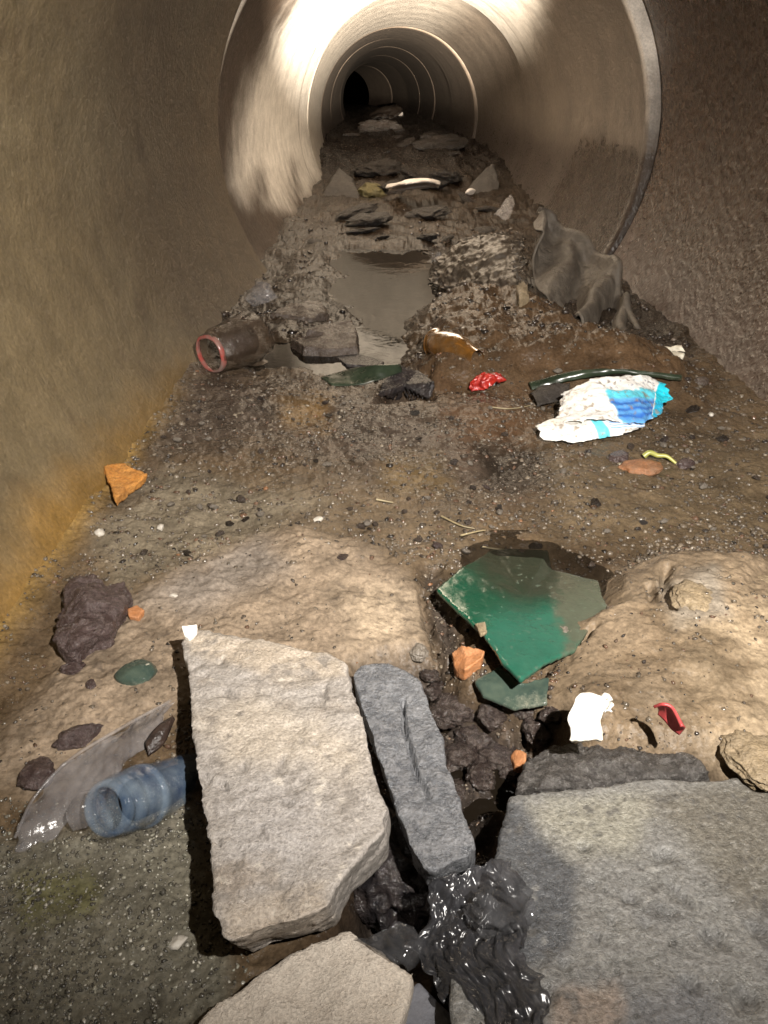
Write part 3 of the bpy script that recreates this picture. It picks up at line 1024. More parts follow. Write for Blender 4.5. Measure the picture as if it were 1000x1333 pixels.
# ------------------------------------------------------------------ gravel and grit (uncountable)
def scatter(name, n, zone, size, palette, seed, sub=1, wet=0.6, sink=0.25):
    r = np.random.default_rng(seed)
    u = r.uniform(0, 1, (n * 3, 2))
    X0, X1, Y0, Y1 = zone
    pxs, pys = X0 + (X1 - X0) * u[:, 0], Y0 + (Y1 - Y0) * u[:, 1]
    pts = np.array([P(a, b) for a, b in zip(pxs, pys)])
    ax, az = axis(pts[:, 1])
    half = np.sqrt(R * R - az * az)
    dens = 0.5 + 0.9 * fbm(pts, 9, 3, seed)
    ok = (pts[:, 0] > ax - half + 0.004) & (pts[:, 0] < ax + half - 0.004) & (r.uniform(size=len(pts)) < dens)
    tanm = sdf(TANSLAB, pts[:, 0], pts[:, 1]) > 0.0
    ok &= ~(tanm & (r.uniform(size=len(pts)) < 0.90))
    mm = sdf(MOUND, pts[:, 0], pts[:, 1]) > 0.02
    ok &= ~(mm & (r.uniform(size=len(pts)) < 0.80))
    ok &= ~((sdf(POOL, pts[:, 0], pts[:, 1]) > -0.02) & (r.uniform(size=len(pts)) < 0.95))
    pts = pts[ok][:n]
    n = len(pts)
    z = ground(pts[:, 0], pts[:, 1])
    bv, bf = ICO[sub]
    s = size[0] + (size[1] - size[0]) * r.uniform(size=n) ** 3
    s = s * (0.75 + 0.5 * np.clip(pts[:, 1], 0, 2))
    sc3 = s[:, None] * r.uniform(0.55, 1.3, (n, 3))
    sc3[:, 2] *= 0.7
    V = bv[None] * (1 + 0.35 * r.normal(size=(n, len(bv), 1)).clip(-1, 1)) * sc3[:, None, :]
    a = r.uniform(0, 2 * math.pi, n)
    ca, sa = np.cos(a)[:, None], np.sin(a)[:, None]
    V = np.stack([V[..., 0] * ca - V[..., 1] * sa, V[..., 0] * sa + V[..., 1] * ca, V[..., 2]], -1)
    V[..., 0] += pts[:, 0][:, None]
    V[..., 1] += pts[:, 1][:, None]
    V[..., 2] += (z + sc3[:, 2] * (0.5 - sink))[:, None]
    Fc = (bf[None] + (np.arange(n) * len(bv))[:, None, None]).reshape(-1, 3)
    pal = np.array([p[:3] for p in palette])
    wts = np.array([p[3] for p in palette])
    ch = r.choice(len(pal), n, p=wts / wts.sum())
    c = pal[ch] * r.uniform(0.7, 1.3, (n, 1))
    C4 = np.concatenate([np.repeat(c, len(bv), 0), np.full((n * len(bv), 1), wet)], 1)
    o = mesh_obj(name, V.reshape(-1, 3), Fc, M['gravel'], None, None, False, C4)
    o['kind'] = 'stuff'
    return o


PAL = [(0.095, 0.076, 0.056, 7), (0.06, 0.048, 0.037, 5), (0.125, 0.102, 0.075, 3), (0.085, 0.05, 0.032, 2), (0.20, 0.17, 0.13, 0.12), (0.16, 0.08, 0.04, 0.1), (0.022, 0.018, 0.015, 1.5)]
scatter('gravel', 10000, (120, 1000, 478, 740), (0.0006, 0.0036), PAL, 51, sink=0.55)
scatter('gravel', 6000, (0, 1000, 720, 1000), (0.0006, 0.0026), PAL, 52)
PAL2 = [(0.11, 0.10, 0.08, 5), (0.06, 0.055, 0.045, 5), (0.20, 0.19, 0.15, 3), (0.34, 0.32, 0.27, 1)]
scatter('grit', 6500, (-20, 330, 1040, 1400), (0.0004, 0.0019), PAL2, 53)
PAL3 = [(0.035, 0.026, 0.02, 5), (0.065, 0.048, 0.036, 3), (0.016, 0.012, 0.010, 3), (0.11, 0.085, 0.065, 0.4)]
scatter('gravel', 1800, (240, 900, 270, 480), (0.0012, 0.006), PAL3, 54, sink=0.6)
scatter('muck_grit', 1500, (470, 920, 850, 1130), (0.0006, 0.0030), [(0.035, 0.028, 0.024, 5), (0.10, 0.07, 0.05, 2), (0.015, 0.013, 0.012, 3)], 55, wet=0.9)


# ------------------------------------------------------------------ stones and slabs in the foreground
def crack_cut(pts, width, depth):
    """a crack along a polyline (x, y), returned as a displacement function"""
    pp = np.asarray(pts, float)

    def fn(co):
        d = np.full(len(co), 1e9)
        for a, b in zip(pp[:-1], pp[1:]):
            e = b - a
            w = co[:, :2] - a
            tt = np.clip((w @ e) / (e @ e), 0, 1)
            d = np.minimum(d, np.linalg.norm(w - tt[:, None] * e, axis=1))
        return -depth * (1 - smooth(d + 0.0006 * fbm(co, 150, 2, 3), 0, width))
    return fn


def top(pts, z):
    """outline of an upper face; z may be one height or one per point"""
    return [P(q[0], q[1], q[2] if len(q) > 2 else z) for q in pts]


def spots(co, pts):
    m = np.zeros(len(co))
    x, y = pix(co[:, 0], co[:, 1], co[:, 2])
    jj = .35 * fbm(co, 160, 2, 71)
    for (a, b, r, e, ang) in pts:
        ca_, sa_ = math.cos(ang), math.sin(ang)
        u = ((x - a) * ca_ + (y - b) * sa_) / r
        w = (-(x - a) * sa_ + (y - b) * ca_) / (r * e)
        m = np.maximum(m, 1 - smooth(np.hypot(u, w) + jj, .6, 1.15))
    return m


BLOCK_PITS = [(366, 998, 15, .45, 1.9), (318, 1000, 7, .8, 0), (292, 1022, 8, .6, 1), (330, 1026, 6, .8, 0), (375, 1046, 9, .6, .4), (300, 905, 13, .5, .3), (420, 905, 14, .35, 1.9), (287, 862, 10, .7, .5), (392, 965, 5, .9, 0), (410, 968, 5, .9, 0), (458, 1095, 6, .8, 0), (268, 1010, 7, .7, 1), (340, 1080, 5, .9, 0), (285, 1095, 8, .5, 1)]
SLAB_PITS = [(795, 1200, 7, .8, 0), (778, 1222, 7, .8, .5), (712, 1296, 15, .9, 0), (930, 1222, 20, .55, .5), (760, 1105, 12, .5, .3), (865, 1115, 16, .6, 0), (820, 1170, 11, .6, 0), (770, 1155, 6, .8, 0), (890, 1170, 34, .14, .75), (970, 1300, 22, .7, .5), (680, 1310, 10, .6, 0), (840, 1205, 6, .8, 0), (900, 1280, 14, .5, .6), (985, 1210, 18, .4, .5), (735, 1255, 6, .9, 0)]


def slab_cut(co):
    return -.0035 * spots(co, SLAB_PITS) + .0008 * fbm(co, 130, 3, 73)


def block_col(co):
    x, y = pix(co[:, 0], co[:, 1], co[:, 2])
    n = fbm(co, 30, 4, 61)
    n2 = fbm(co, 110, 4, 62)
    c = np.zeros((len(co), 4))
    c[:] = (0.275, 0.252, 0.230, .7)
    blend(c, shade_mask(x, y, [(250, 930), (330, 905), (480, 960), (470, 1010), (300, 1000)], 25, 30 * n) * .8, (0.39, 0.335, 0.265), .7)
    blend(c, shade_mask(x, y, [(270, 1010), (400, 1000), (430, 1120), (300, 1160)], 30, 30 * n) * .7, (0.30, 0.285, 0.28), .6)
    blend(c, shade_mask(x, y, [(240, 820), (440, 840), (450, 880), (380, 890), (250, 850)], 10, 12 * n) * .9, (0.36, 0.30, 0.23), .8)
    blend(c, shade_mask(x, y, [(290, 1180), (420, 1150), (425, 1200), (300, 1250)], 12, 14 * n) * .8, (0.36, 0.30, 0.235), .7)
    blend(c, smooth(n + .5 * n2, .05, .35) * .55, (0.20, 0.18, 0.16), .7)
    blend(c, smooth(fbm(co, 11, 4, 67) + .4 * n, .12, .32) * .7, (0.215, 0.175, 0.135), .8)
    blend(c, spots(co, BLOCK_PITS) * .8, (0.15, 0.135, 0.12), .9)
    blend(c, smooth(n2 + .4 * n, .22, .40) * .75, (0.13, 0.115, 0.10), .8)
    blend(c, smooth(-n2 + .3 * n, .30, .5) * .7, (0.55, 0.50, 0.43), .7)
    return c


def slab_col(co):
    x, y = pix(co[:, 0], co[:, 1], co[:, 2])
    n = fbm(co, 22, 4, 63)
    n2 = fbm(co, 95, 4, 64)
    j = 40 * n + 10 * n2
    c = np.zeros((len(co), 4))
    c[:] = (0.150, 0.148, 0.140, .75)
    blend(c, smooth(n, .0, .4) * .8, (0.085, 0.087, 0.090))
    blend(c, shade_mask(x, y, [(690, 1050), (840, 1035), (830, 1110), (740, 1120)], 22, j), (0.23, 0.22, 0.18))
    blend(c, shade_mask(x, y, [(640, 1040), (680, 1040), (700, 1090), (755, 1130), (750, 1230), (690, 1260), (600, 1200)], 14, .6 * j), (0.060, 0.064, 0.070), .9)
    blend(c, shade_mask(x, y, [(850, 1040), (1050, 1000), (1050, 1180), (960, 1175), (900, 1110)], 25, .8 * j) * .85, (0.105, 0.095, 0.075), .85)
    blend(c, shade_mask(x, y, [(820, 1290), (940, 1280), (960, 1400), (800, 1400)], 25, j) * .6, (0.10, 0.105, 0.12), .8)
    blend(c, shade_mask(x, y, [(720, 1300), (800, 1290), (800, 1350), (720, 1360)], 16, j) * .6, (0.27, 0.20, 0.15), .8)
    blend(c, spots(co, SLAB_PITS) * .75, (0.06, 0.058, 0.055), .9)
    blend(c, smooth(n2 + .3 * n, .26, .40) * .8, (0.06, 0.058, 0.055), .85)
    blend(c, smooth(-n2 + .2 * n, .34, .50) * .6, (0.30, 0.29, 0.265), .8)
    return c


def green_col(co):
    x, y = pix(co[:, 0], co[:, 1], co[:, 2])
    n = fbm(co, 40, 4, 65)
    n2 = fbm(co, 150, 3, 66)
    j = 18 * n + 6 * n2
    c = np.zeros((len(co), 4))
    c[:] = (0.005, 0.056, 0.030, 1.0)
    blend(c, shade_mask(x, y, [(640, 800), (780, 770), (800, 830), (680, 900), (620, 840)], 25, j) * .75, (0.026, 0.105, 0.072), .8)
    blend(c, shade_mask(x, y, [(580, 690), (760, 690), (745, 768), (690, 790), (625, 760)], 22, j) * .9, (0.020, 0.022, 0.014), 1)
    blend(c, shade_mask(x, y, [(722, 735), (820, 735), (800, 830), (735, 850), (725, 800)], 8, j) * .85, (0.075, 0.075, 0.052), .7)
    blend(c, smooth(n2 + .5 * n, .38, .50) * .5, (0.10, 0.13, 0.10), .4)
    return c


def steps(co):
    # chipped shelves across the broken block
    return -.003 * spots(co, BLOCK_PITS) + 0.0011 * np.round(3 * fbm(co, 18, 3, 77)) / 1.5 - 0.0012 * smooth(ridged(co, 24, 2, 78), 0.55, 0.85)


o = rock('concrete_block', top([(237, 836, .048), (250, 822, .048), (340, 832, .05), (430, 850, .052), (452, 868, .052), (470, 930, .056), (505, 1048, .062), (500, 1080, .062),
                                (470, 1112, .062), (448, 1142, .062), (424, 1180, .062), (300, 1228, .064), (287, 1220, .064), (268, 1100, .06), (248, 960, .055)], .055),
         0.050, M['block'], 0.0020, 0.0016, 60, 0.004, 14, -0.06, 3, (0.10, 0.28, -1), cut=steps, colfn=block_col)
tag(o, 'large tan broken concrete block lying flat in the left foreground', 'concrete block')

o = rock('slate_stone', top([(460, 880, .035), (470, 866, .036), (505, 862, .036), (545, 888, .038), (560, 925, .04), (585, 1000, .043), (616, 1098, .046), (608, 1116, .046), (565, 1134, .046), (550, 1130, .046), (522, 1070, .044), (492, 985, .04), (470, 920, .037)], .04),
         0.026, M['slate'], 0.0013, 0.0014, 80, 0.004, 22, -0.05, 5, (0.1, 0, -1),
         cut=crack_cut([P(525, 912, .038)[:2], P(527, 950, .038)[:2], P(537, 985, .04)[:2], P(541, 1005, .04)[:2], P(560, 1040, .042)[:2]], 0.0024, 0.010))
tag(o, 'long narrow grey slate stone with a crack down its middle, beside the tan block', 'stone')

o = rock('mortar_chunk', top([(200, 1390, .020), (270, 1320, .022), (330, 1272, .024), (380, 1240, .024), (450, 1212, .024), (500, 1240, .026), (541, 1270, .026), (520, 1330, .026), (490, 1400, .026), (350, 1480, .022)], .024),
         0.030, M['tanstone'], 0.0020, 0.0022, 60, 0.003, 20, -0.03, 7, (0.05, 0, -1))
tag(o, 'pale beige mortar chunk at the bottom edge, below the large tan block', 'mortar chunk')

o = rock('slate_fragment', top([(545, 1275, .014), (600, 1333, .014), (620, 1450, .014), (490, 1450, .012), (505, 1333, .012), (520, 1300, .012)], .012), 0.014, M['bluegrey'], 0.0018, 0.0008, 60, 0.001, 20, 0, 9)
tag(o, 'small blue-grey slate fragment at the bottom edge beside the pale mortar chunk', 'stone')

o = rock('stone_slab', top([(668, 1036, .020), (740, 1028, .02), (850, 1016, .02), (962, 1010, .021), (985, 1030, .022), (1080, 1040, .025), (1200, 1500, .05), (800, 1520, .05), (600, 1420, .045), (585, 1300, .04), (590, 1220, .035), (650, 1112, .026), (660, 1070, .022)], .02),
         0.030, M['slab'], 0.0025, 0.0011, 40, 0.003, 9, -0.02, 11, cut=slab_cut, colfn=slab_col)
tag(o, 'big flat grey stone slab filling the bottom right corner', 'stone slab')

o = rock('tarred_plank', top([(672, 1030, .004), (688, 985, .002), (745, 966, .0), (800, 976, .002), (862, 972, .004), (905, 985, .008), (925, 1004, .010), (850, 1012, .008), (760, 1022, .006)], .0),
         0.014, M['wetgrey'], 0.0018, 0.006, 70, 0.007, 26, 0, 13, dome=.006)
tag(o, 'dark wet slab sliver wedged behind the big grey slab', 'stone')

o = rock('dark_stone', top([(70, 800, .022), (92, 752, .022), (120, 747, .026), (140, 760, .020), (162, 757, .020), (164, 785, .020), (140, 815, .026), (100, 838, .022), (78, 842, .020)], .022),
         0.026, M['darkstone'], 0.0015, 0.006, 75, 0.009, 30, 0.05, 15, dome=.012)
tag(o, 'dark purple-brown wet stone against the ochre foot of the left wall', 'stone')

# lumps of the tan mound
for (px, py, rx, ry, rz, mt, lab, sd) in [
        (905, 782, .026, .020, .008, 'tanclod', 'pale grey-tan clod standing up beside a dark crack on the right mound', 3),
        (985, 990, .030, .020, .009, 'tanclod', 'rough yellowish clod at the right edge above the big grey slab', 8),
        (1000, 765, .020, .016, .006, 'tanclod', 'brown clod at the right edge beside the right mound', 5),
        (735, 830, .011, .008, .008, 'pebble', 'small grey stone at the right edge of the green glass', 6),
        (545, 850, .010, .008, .007, 'pebble', 'small pale stone between the orange brick chip and the tan sand', 9)]:
    c = G(px, py, 0.0)
    o = lump('clod' if mt == 'tanclod' else 'stone', (c[0], c[1], c[2] + rz * 0.15), (rx, ry, rz), M[mt], rnd.random() * 3, 5, .35, 1.4, .18, sd)
    tag(o, lab, 'clod' if mt == 'tanclod' else 'stone')

# wet stones in the black hollow
k = 0
WET = 'wet dark stones lying in the black muck of the hollow'
for (px, py, r0) in [(590, 925, .020), (618, 960, .018), (650, 985, .016), (600, 985, .015), (640, 930, .013), (570, 900, .012), (700, 950, .014), (720, 930, .010), (625, 1010, .012), (590, 1030, .010), (665, 1005, .009), (560, 880, .008), (680, 925, .009)]:
    c = G(px, py, 0)
    o = lump('wet_stone', (c[0], c[1], c[2] + .02 * r0), (r0, r0 * .8, r0 * .5), M['muckstone'], rnd.random() * 6, 4, .5, 1.6, .3, 60 + k)
    tag(o, 'small dark wet stone lying in the black muck between the slate and the green glass', 'stone', WET)
    k += 1


def chip(name, pts, dz, th, mat, label, cat, amp=.0012, seed=1, group=None, voxel=.0012, flare=-.1):
    o = rock(name, [G(a, b, dz + (q[0] if q else 0)) for a, b, *q in pts], th, mat, voxel, amp, 90, amp, 40, flare, seed)
    return tag(o, label, cat, group)


chip('brick_chip', [(588, 848, .004), (600, 838, .008), (632, 846, .006), (628, 856, .004), (605, 872, .006), (592, 868, .004)], .012, .014, M['brick'], 'orange brick chip lying below the left corner of the green glass', 'brick chip', seed=21)
chip('brick_chip', [(664, 984), (672, 974), (685, 980), (684, 998), (670, 996)], .012, .010, M['brick'], 'small orange brick chip in the muck above the corner of the big grey slab', 'brick chip', seed=22)
chip('pebble', [(165, 793), (178, 787), (188, 794), (180, 804), (168, 802)], .006, .008, M['brick'], 'orange pebble on the tan sand beside the dark purple-brown stone', 'pebble', seed=23)
o = rock('ceramic_chip', top([(236, 814, .060), (257, 812, .060), (257, 820, .056), (246, 831, .053), (240, 828, .053)], .06), .006, M['white'], .0008, .0004, 90, 0, 40, -.1, 24)
tag(o, 'small white ceramic chip on the top left corner of the large tan block', 'ceramic chip')
# curled white shard standing on the edge of the mound
wc1 = [P(742, 964, .050), P(741, 930, .060), P(752, 906, .064), P(768, 902, .064), P(776, 904, .062)]
wc2 = [P(784, 962, .052), P(783, 945, .055), P(788, 925, .055), P(795, 920, .055), P(800, 926, .053)]
o = sheet('ceramic_shard', wc1, wc2, M['white'], 40, 24, bulge=.004, amp=.0012, freq=70, thick=.004, seed=4, jag=.003)
tag(o, 'bright white curved shard at the front edge of the right mound', 'ceramic shard')
o = sheet('red_shard', [P(852, 922, .066), P(862, 918, .074), P(874, 922, .074), P(886, 946, .070)], [P(856, 930, .056), P(864, 938, .056), P(874, 950, .054), P(884, 957, .054)], M['redpot'], 26, 14, bulge=.003, amp=.001, thick=.002, seed=6)
tag(o, 'small red shard standing upright on the right mound', 'shard')
chip('rust_flake', [(133, 606), (146, 604), (160, 602), (176, 610), (193, 616), (184, 626), (166, 634), (150, 650), (143, 630)], .016, .012, M['rust'], 'bright orange rust flake where the left wall meets the gravel', 'rust flake', .003, 25, voxel=.0018)

# single pale pebbles
for (px, py, r0, lab) in [(130, 694, .0075, 'white pebble nearest the left wall, below the rust flake'), (210, 687, .006, 'white pebble on the gravel right of the wall-side white one'),
                          (414, 677, .0065, 'white pebble above the tan sand in the middle of the drain'), (226, 776, .004, 'tiny white pebble on the tan sand above the large block'),
                          (926, 540, .006, 'white pebble on the right silt beyond the blue and white pouch'), (232, 1228, .006, 'pinkish white pebble in the shadow below left of the large block')]:
    c = G(px, py, 0)
    o = lump('pebble', (c[0], c[1], c[2] + r0 * .1), (r0, r0 * .7, r0 * .5), M['whitepeb'], rnd.random() * 3, 3, .5, 1.5, .15, int(px), facet=2)
    tag(o, lab, 'pebble')

# loose stones one can pick out on the gravel bed
protos = []
for s_ in range(5):
    protos.append(lump('pebble', (0, 0, 0), (1, .8, .6), [M['pebble'], M['brownstone'], M['muckstone'], M['pebble'], M['brownstone']][s_], 0, 3, .45, 1.4, .1, 200 + s_, facet=4))
used = [False] * 5
cnt = 0
r3 = np.random.default_rng(5)
while cnt < 100:
    px, py = r3.uniform(130, 1000), r3.uniform(480, 740)
    x, y, z = G(px, py)
    a, z0 = axis(np.array([y]))
    hf = math.sqrt(R * R - z0[0] ** 2)
    if not (a[0] - hf + .02 < x < a[0] + hf - .02):
        continue
    if sdf(TANSLAB, np.array([x]), np.array([y]))[0] > -.01 and r3.uniform() < .9:
        continue
    s_ = int(r3.integers(0, 5))
    o = protos[s_]
    if used[s_]:
        o = o.copy()
        COL.objects.link(o)
    used[s_] = True
    q = r3.uniform(.0025, .0065) * (0.7 + .4 * y)
    o.location = (x, y, z + q * .05)
    o.scale = (q, q, q)
    o.rotation_euler = (r3.uniform(-.4, .4), r3.uniform(-.4, .4), r3.uniform(0, 6.28))
    nm = ['dull grey', 'brown', 'blackish', 'rounded grey-tan', 'rough dark brown'][s_]
    tag(o, 'small %s pebble half sunk in the gravel of the drain floor' % nm, 'pebble', '%s pebbles scattered over the gravel bed' % nm)
    cnt += 1

# ------------------------------------------------------------------ glass and plastic, foreground
gl = [(568, 766, .022), (604, 738, .014), (640, 712, .004), (712, 716, .002), (722, 745, .004), (775, 758, .003), (782, 790, .006), (748, 846, .014), (676, 884, .030), (626, 822, .028)]
gp_ = [np.array(G(a, b, 0.0)) for a, b, c in gl]
o = rock('glass_shard', top([(568, 766, .020), (604, 738, .012), (640, 714, -.006), (712, 716, -.007), (722, 742, -.003), (778, 755, -.002), (790, 792, .006), (748, 846, .020), (676, 884, .034), (626, 822, .028)], 0), .005, M['greenglass'], .0016, .0003, 60, 0.001, 20, 0, 31, colfn=green_col)
tag(o, 'large broken sheet of green glass lying in the silt', 'glass shard')
o = rock('glass_shard', top([(618, 885, .004), (650, 868, .006), (680, 888, .010), (715, 880, .012), (712, 915, .008), (670, 922, .0), (630, 905, .0)], 0), .004, M['palegreen'], .0014, .0006, 60, 0.001, 20, 0, 32)
tag(o, 'small pale green glass shard under the front corner of the large green sheet', 'glass shard')
chip('stone', [(619, 812), (632, 808), (634, 822), (626, 826)], .036, .004, M['tanclod'], 'tiny tan chip on the left edge of the large green glass', 'stone', seed=33, voxel=.0008)
c = P(812, 1231, .0265)
o = lump('pebble', c, (.0035, .003, .002), M['whitepeb'], .3, 3, .3, 1.4, 0, 95, facet=2)
tag(o, 'tiny white pebble resting on the big grey stone slab', 'pebble')
c = G(178, 880, 0)
o = lump('glass_lump', (c[0], c[1], c[2] + .002), (.017, .014, .009), M['palegreen'], .4, 4, .2, 1.2, .08, 71)
tag(o, 'rounded cloudy greenish glass lump on the tan sand left of the large block', 'glass lump')
for (px, py, rx, ry, ro, lab, sd) in [(97, 873, .011, .006, .1, 'small dark chip on the tan sand below the dark purple-brown stone', 72), (120, 893, .005, .005, 1, 'tiny dark crumb on the tan sand left of the glass lump', 73),
                                      (104, 962, .017, .009, .5, 'dark wet lump behind the long clear plastic shell', 74), (48, 1010, .012, .014, .9, 'dark lump by the left end of the long clear plastic shell', 75)]:
    c = G(px, py, 0)
    o = lump('dark_lump', (c[0], c[1], c[2] + .002), (rx, ry, rx * .5), M['darkstone'], ro, 4, .35, 1.5, .2, sd, facet=2)
    tag(o, lab, 'lump')
# long curved shell of a clear plastic bottle
ca = [G(222, 914, .014), G(160, 948, .030), G(92, 990, .034), G(45, 1040, .026), G(20, 1092, .010)]
cb = [G(212, 950, .001), G(170, 990, .001), G(122, 1034, .002), G(75, 1080, .0), G(36, 1112, -.002)]
o = sheet('plastic_shell', ca, cb, M['clear'], 110, 44, bulge=-.004, amp=.004, freq=18, rid=.0016, rfreq=40, thick=.0005, seed=5, jag=.010)
rim = tube('rim', [np.array(q) + np.array([0, 0, .001]) for q in ca], .0016, M['clear'], o, 8, 60, .7)
tag(o, 'long curved shell of cloudy clear plastic left of the large tan block', 'plastic shell')
# bluish clear bottle neck
A, B = np.array(G(136, 1054, .040)), np.array(G(258, 1010, -.014))
root = empty('bottle_neck', tuple(A - np.array([0, 0, .02])), 'bluish clear plastic bottle neck with its open mouth facing left, beside the large block', 'bottle')
lathe('mouth_ring', A, B, [(0.0, .0145), (-.01, .0165), (0.02, .0188), (.06, .0190), (.09, .0180), (.10, .0165), (.02, .0140), (0, .0145)], M['blueclear'], root, 48)
lathe('neck', A, B, [(.09, .0165), (.13, .0178), (.16, .0195), (.19, .0180), (.23, .0180), (.26, .0196), (.29, .0182), (.34, .0205), (.40, .0205), (.43, .0188), (.55, .0186), (.7, .0185), (.85, .0180), (1.0, .0172)], M['blueclear'], root, 64, .0022, 3, thick=.001)
lathe('collar_ring', A, B, [(.33, .0205), (.34, .0222), (.39, .0222), (.40, .0205)], M['blueclear'], root, 48)
lathe('dark_inside', A, B, [(.30, .0001), (.30, .0135), (.95, .0135)], M['muck'], root, 32)
# a crumpled film lip left of the bottle neck
o = sheet('film_scrap', [G(92, 1050, .014), G(105, 1032, .020), G(122, 1028, .016)], [G(96, 1082, .004), G(112, 1078, .006), G(120, 1072, .004)], M['clear'], 30, 20, bulge=.006, amp=.002, rid=.002, rfreq=70, thick=.0006, seed=8)
tag(o, 'small glossy scrap of clear film at the mouth of the bluish bottle neck', 'film scrap')
o = sheet('leaf', [G(190, 965, .008), G(205, 945, .014), G(224, 932, .012)], [G(194, 985, .004), G(214, 968, .006), G(228, 936, .012)], M['leaf'], 24, 12, bulge=.003, amp=.002, rid=.001, thick=.0006, seed=9)
tag(o, 'dark shrivelled leaf between the clear plastic shell and the large block', 'leaf')
# black plastic film
def bag_fold(S, T):
    q = np.stack([T.ravel() * 1.9 + 1.3 * S.ravel(), S.ravel() * 2.1 - .8 * T.ravel(), 0 * S.ravel()], 1)
    a = ridged(q, 1.0, 2, 5).reshape(S.shape)
    q = np.stack([T.ravel() * 3 - 4 * S.ravel(), S.ravel() * 3 + 2 * T.ravel(), 0 * S.ravel() + 4], 1)
    b_ = ridged(q * 1.6, 1.0, 2, 8).reshape(S.shape)
    q = np.stack([T.ravel() * 11 + 5 * S.ravel(), S.ravel() * 7 - 4 * T.ravel(), 0 * S.ravel() + 9], 1)
    return .0055 * a + .0032 * b_ + .0012 * ridged(q, 1.0, 2, 12).reshape(S.shape)


o = sheet('black_bag', [P(556, 1136, .050), P(550, 1180, .036), P(545, 1215, .026), P(552, 1262, .020), P(590, 1325, .026), P(620, 1400, .034)],
          [P(660, 1128, .036), P(684, 1170, .036), P(690, 1205, .038), P(676, 1240, .042), P(706, 1290, .045), P(740, 1380, .052)], M['bag'], 170, 100,
          bulge=.004, amp=.004, freq=20, rid=.001, rfreq=50, thick=.0004, seed=12, jag=.014, fold=bag_fold)
tag(o, 'crumpled glossy black plastic bag draped over the left edge of the big grey slab', 'plastic bag')
o = sheet('film_peak', [P(624, 1180, .050), P(630, 1148, .070), P(652, 1128, .082), P(672, 1136, .070)], [P(622, 1200, .044), P(645, 1212, .044), P(668, 1210, .042), P(686, 1206, .040)], M['peakfilm'], 34, 26, bulge=.004, amp=.010, freq=60, rid=.006, rfreq=70, thick=.0004, seed=14, jag=.012, crisp=True)
tag(o, 'shiny clear crumpled film peak on top of the black plastic bag', 'film scrap')
c = G(505, 1145, 0)
o = lump('black_clump', (c[0], c[1], c[2] + .012), (.030, .036, .026), M['muck'], .3, 5, .35, 1.8, .30, 81)
tag(o, 'glossy black clump of muck between the large tan block and the slate stone', 'clump')
o = sheet('film_scrap', [P(468, 1222, .020), P(500, 1206, .034), P(530, 1206, .034), P(552, 1218, .024)], [P(488, 1246, .026), P(515, 1256, .027), P(538, 1266, .027), P(552, 1256, .020)], M['peakfilm'], 18, 9, bulge=.003, amp=.008, freq=60, rid=.004, rfreq=60, thick=.0004, seed=16, jag=.010, crisp=True)
tag(o, 'crinkled grey film scrap on the right corner of the pale mortar chunk', 'film scrap')

# ------------------------------------------------------------------ middle ground
def pouch_col(low):
    def fn(S, T, g):
        n = fbm(g, 40, 3, 91)
        n2 = fbm(g, 130, 3, 92)
        c = np.zeros((len(S), 4))
        c[:] = (0.70, 0.69, 0.66, .6)
        s = S + .03 * n
        if low:
            blend(c, smooth(-T + .3 * n + .4, 0, .3) * (1 - smooth(s, .3, .6)) * .35, (.55, .5, .38))
            blend(c, smooth(s, .49, .51) * (1 - smooth(s, .60, .62)), (0.12, 0.52, 0.62))
            for a in (.12, .32, .5):
                blend(c, smooth(s, .62, .64) * np.exp(-((T - a + .05 * n) / .05) ** 2), (0.05, 0.22, 0.52))
        else:
            tip = smooth(s, .80, .815)
            band = smooth(s - .25 * T, .23, .26) * (1 - smooth(s, .79, .80)) * smooth(T + .15 * n, .30, .36)
            blend(c, band, (0.10, 0.50, 0.62))
            blend(c, band * smooth(T, .50, .55), (0.10, 0.30, 0.62))
            for a in (.62, .74, .86):
                blend(c, band * np.exp(-((T - a + .05 * n) / .035) ** 2), (0.03, 0.12, 0.42))
            ink = smooth(n2, .10, .22) * smooth(s, .25, .3) * (1 - smooth(s, .78, .8)) * (1 - smooth(T, .26, .32)) * smooth(T, .08, .12)
            blend(c, ink * .7, (.18, .2, .26))
            blend(c, tip, (0.02, 0.45, 0.58))
            blend(c, tip * smooth(T, .55, .6), (0.02, 0.32, 0.50))
        blend(c, smooth(n2 + .8 * n, .22, .5) * .7, (.22, .16, .10))
        return c
    return fn


pc = P(785, 560, 0)
root = empty('foil_pouch', (pc[0], pc[1], gz(pc[0], pc[1])), 'crushed white and blue printed pouch lying on the silt near the right wall', 'pouch')
sheet('upper_flap', [G(733, 514, .030), G(752, 506, .044), G(782, 494, .058), (G(820, 490, .058)), G(852, 494, .050), G(874, 516, .036)],
      [G(722, 556, .016), G(760, 550, .026), G(800, 550, .026), G(830, 552, .022), G(848, 546, .020), G(858, 536, .020)], M['print'], 130, 60, bulge=.002, amp=.006, freq=20, rid=.005, rfreq=22, thick=.0005, seed=21, colfn=pouch_col(False), parent=root, jag=.010)
sheet('lower_flap', [G(697, 556, .014), G(725, 545, .022), G(760, 546, .024), G(800, 548, .024), G(840, 550, .022)],
      [G(708, 574, .006), G(740, 576, .006), G(775, 572, .006), G(810, 566, .006), G(838, 552, .016)], M['print'], 120, 40, bulge=.005, amp=.004, freq=24, rid=.003, rfreq=26, thick=.0005, seed=22, colfn=pouch_col(True), parent=root, jag=.007)
o = sheet('plastic_strip', [G(688, 498, .012), G(740, 484, .020), G(800, 480, .022), G(888, 488, .018)], [G(692, 508, .006), G(745, 495, .012), G(810, 488, .014), G(886, 496, .008)], M['darkgreen'], 60, 12, bulge=.003, amp=.003, thick=.002, seed=24, jag=.004)
tag(o, 'dark green plastic strip half buried behind the blue and white pouch', 'plastic strip')
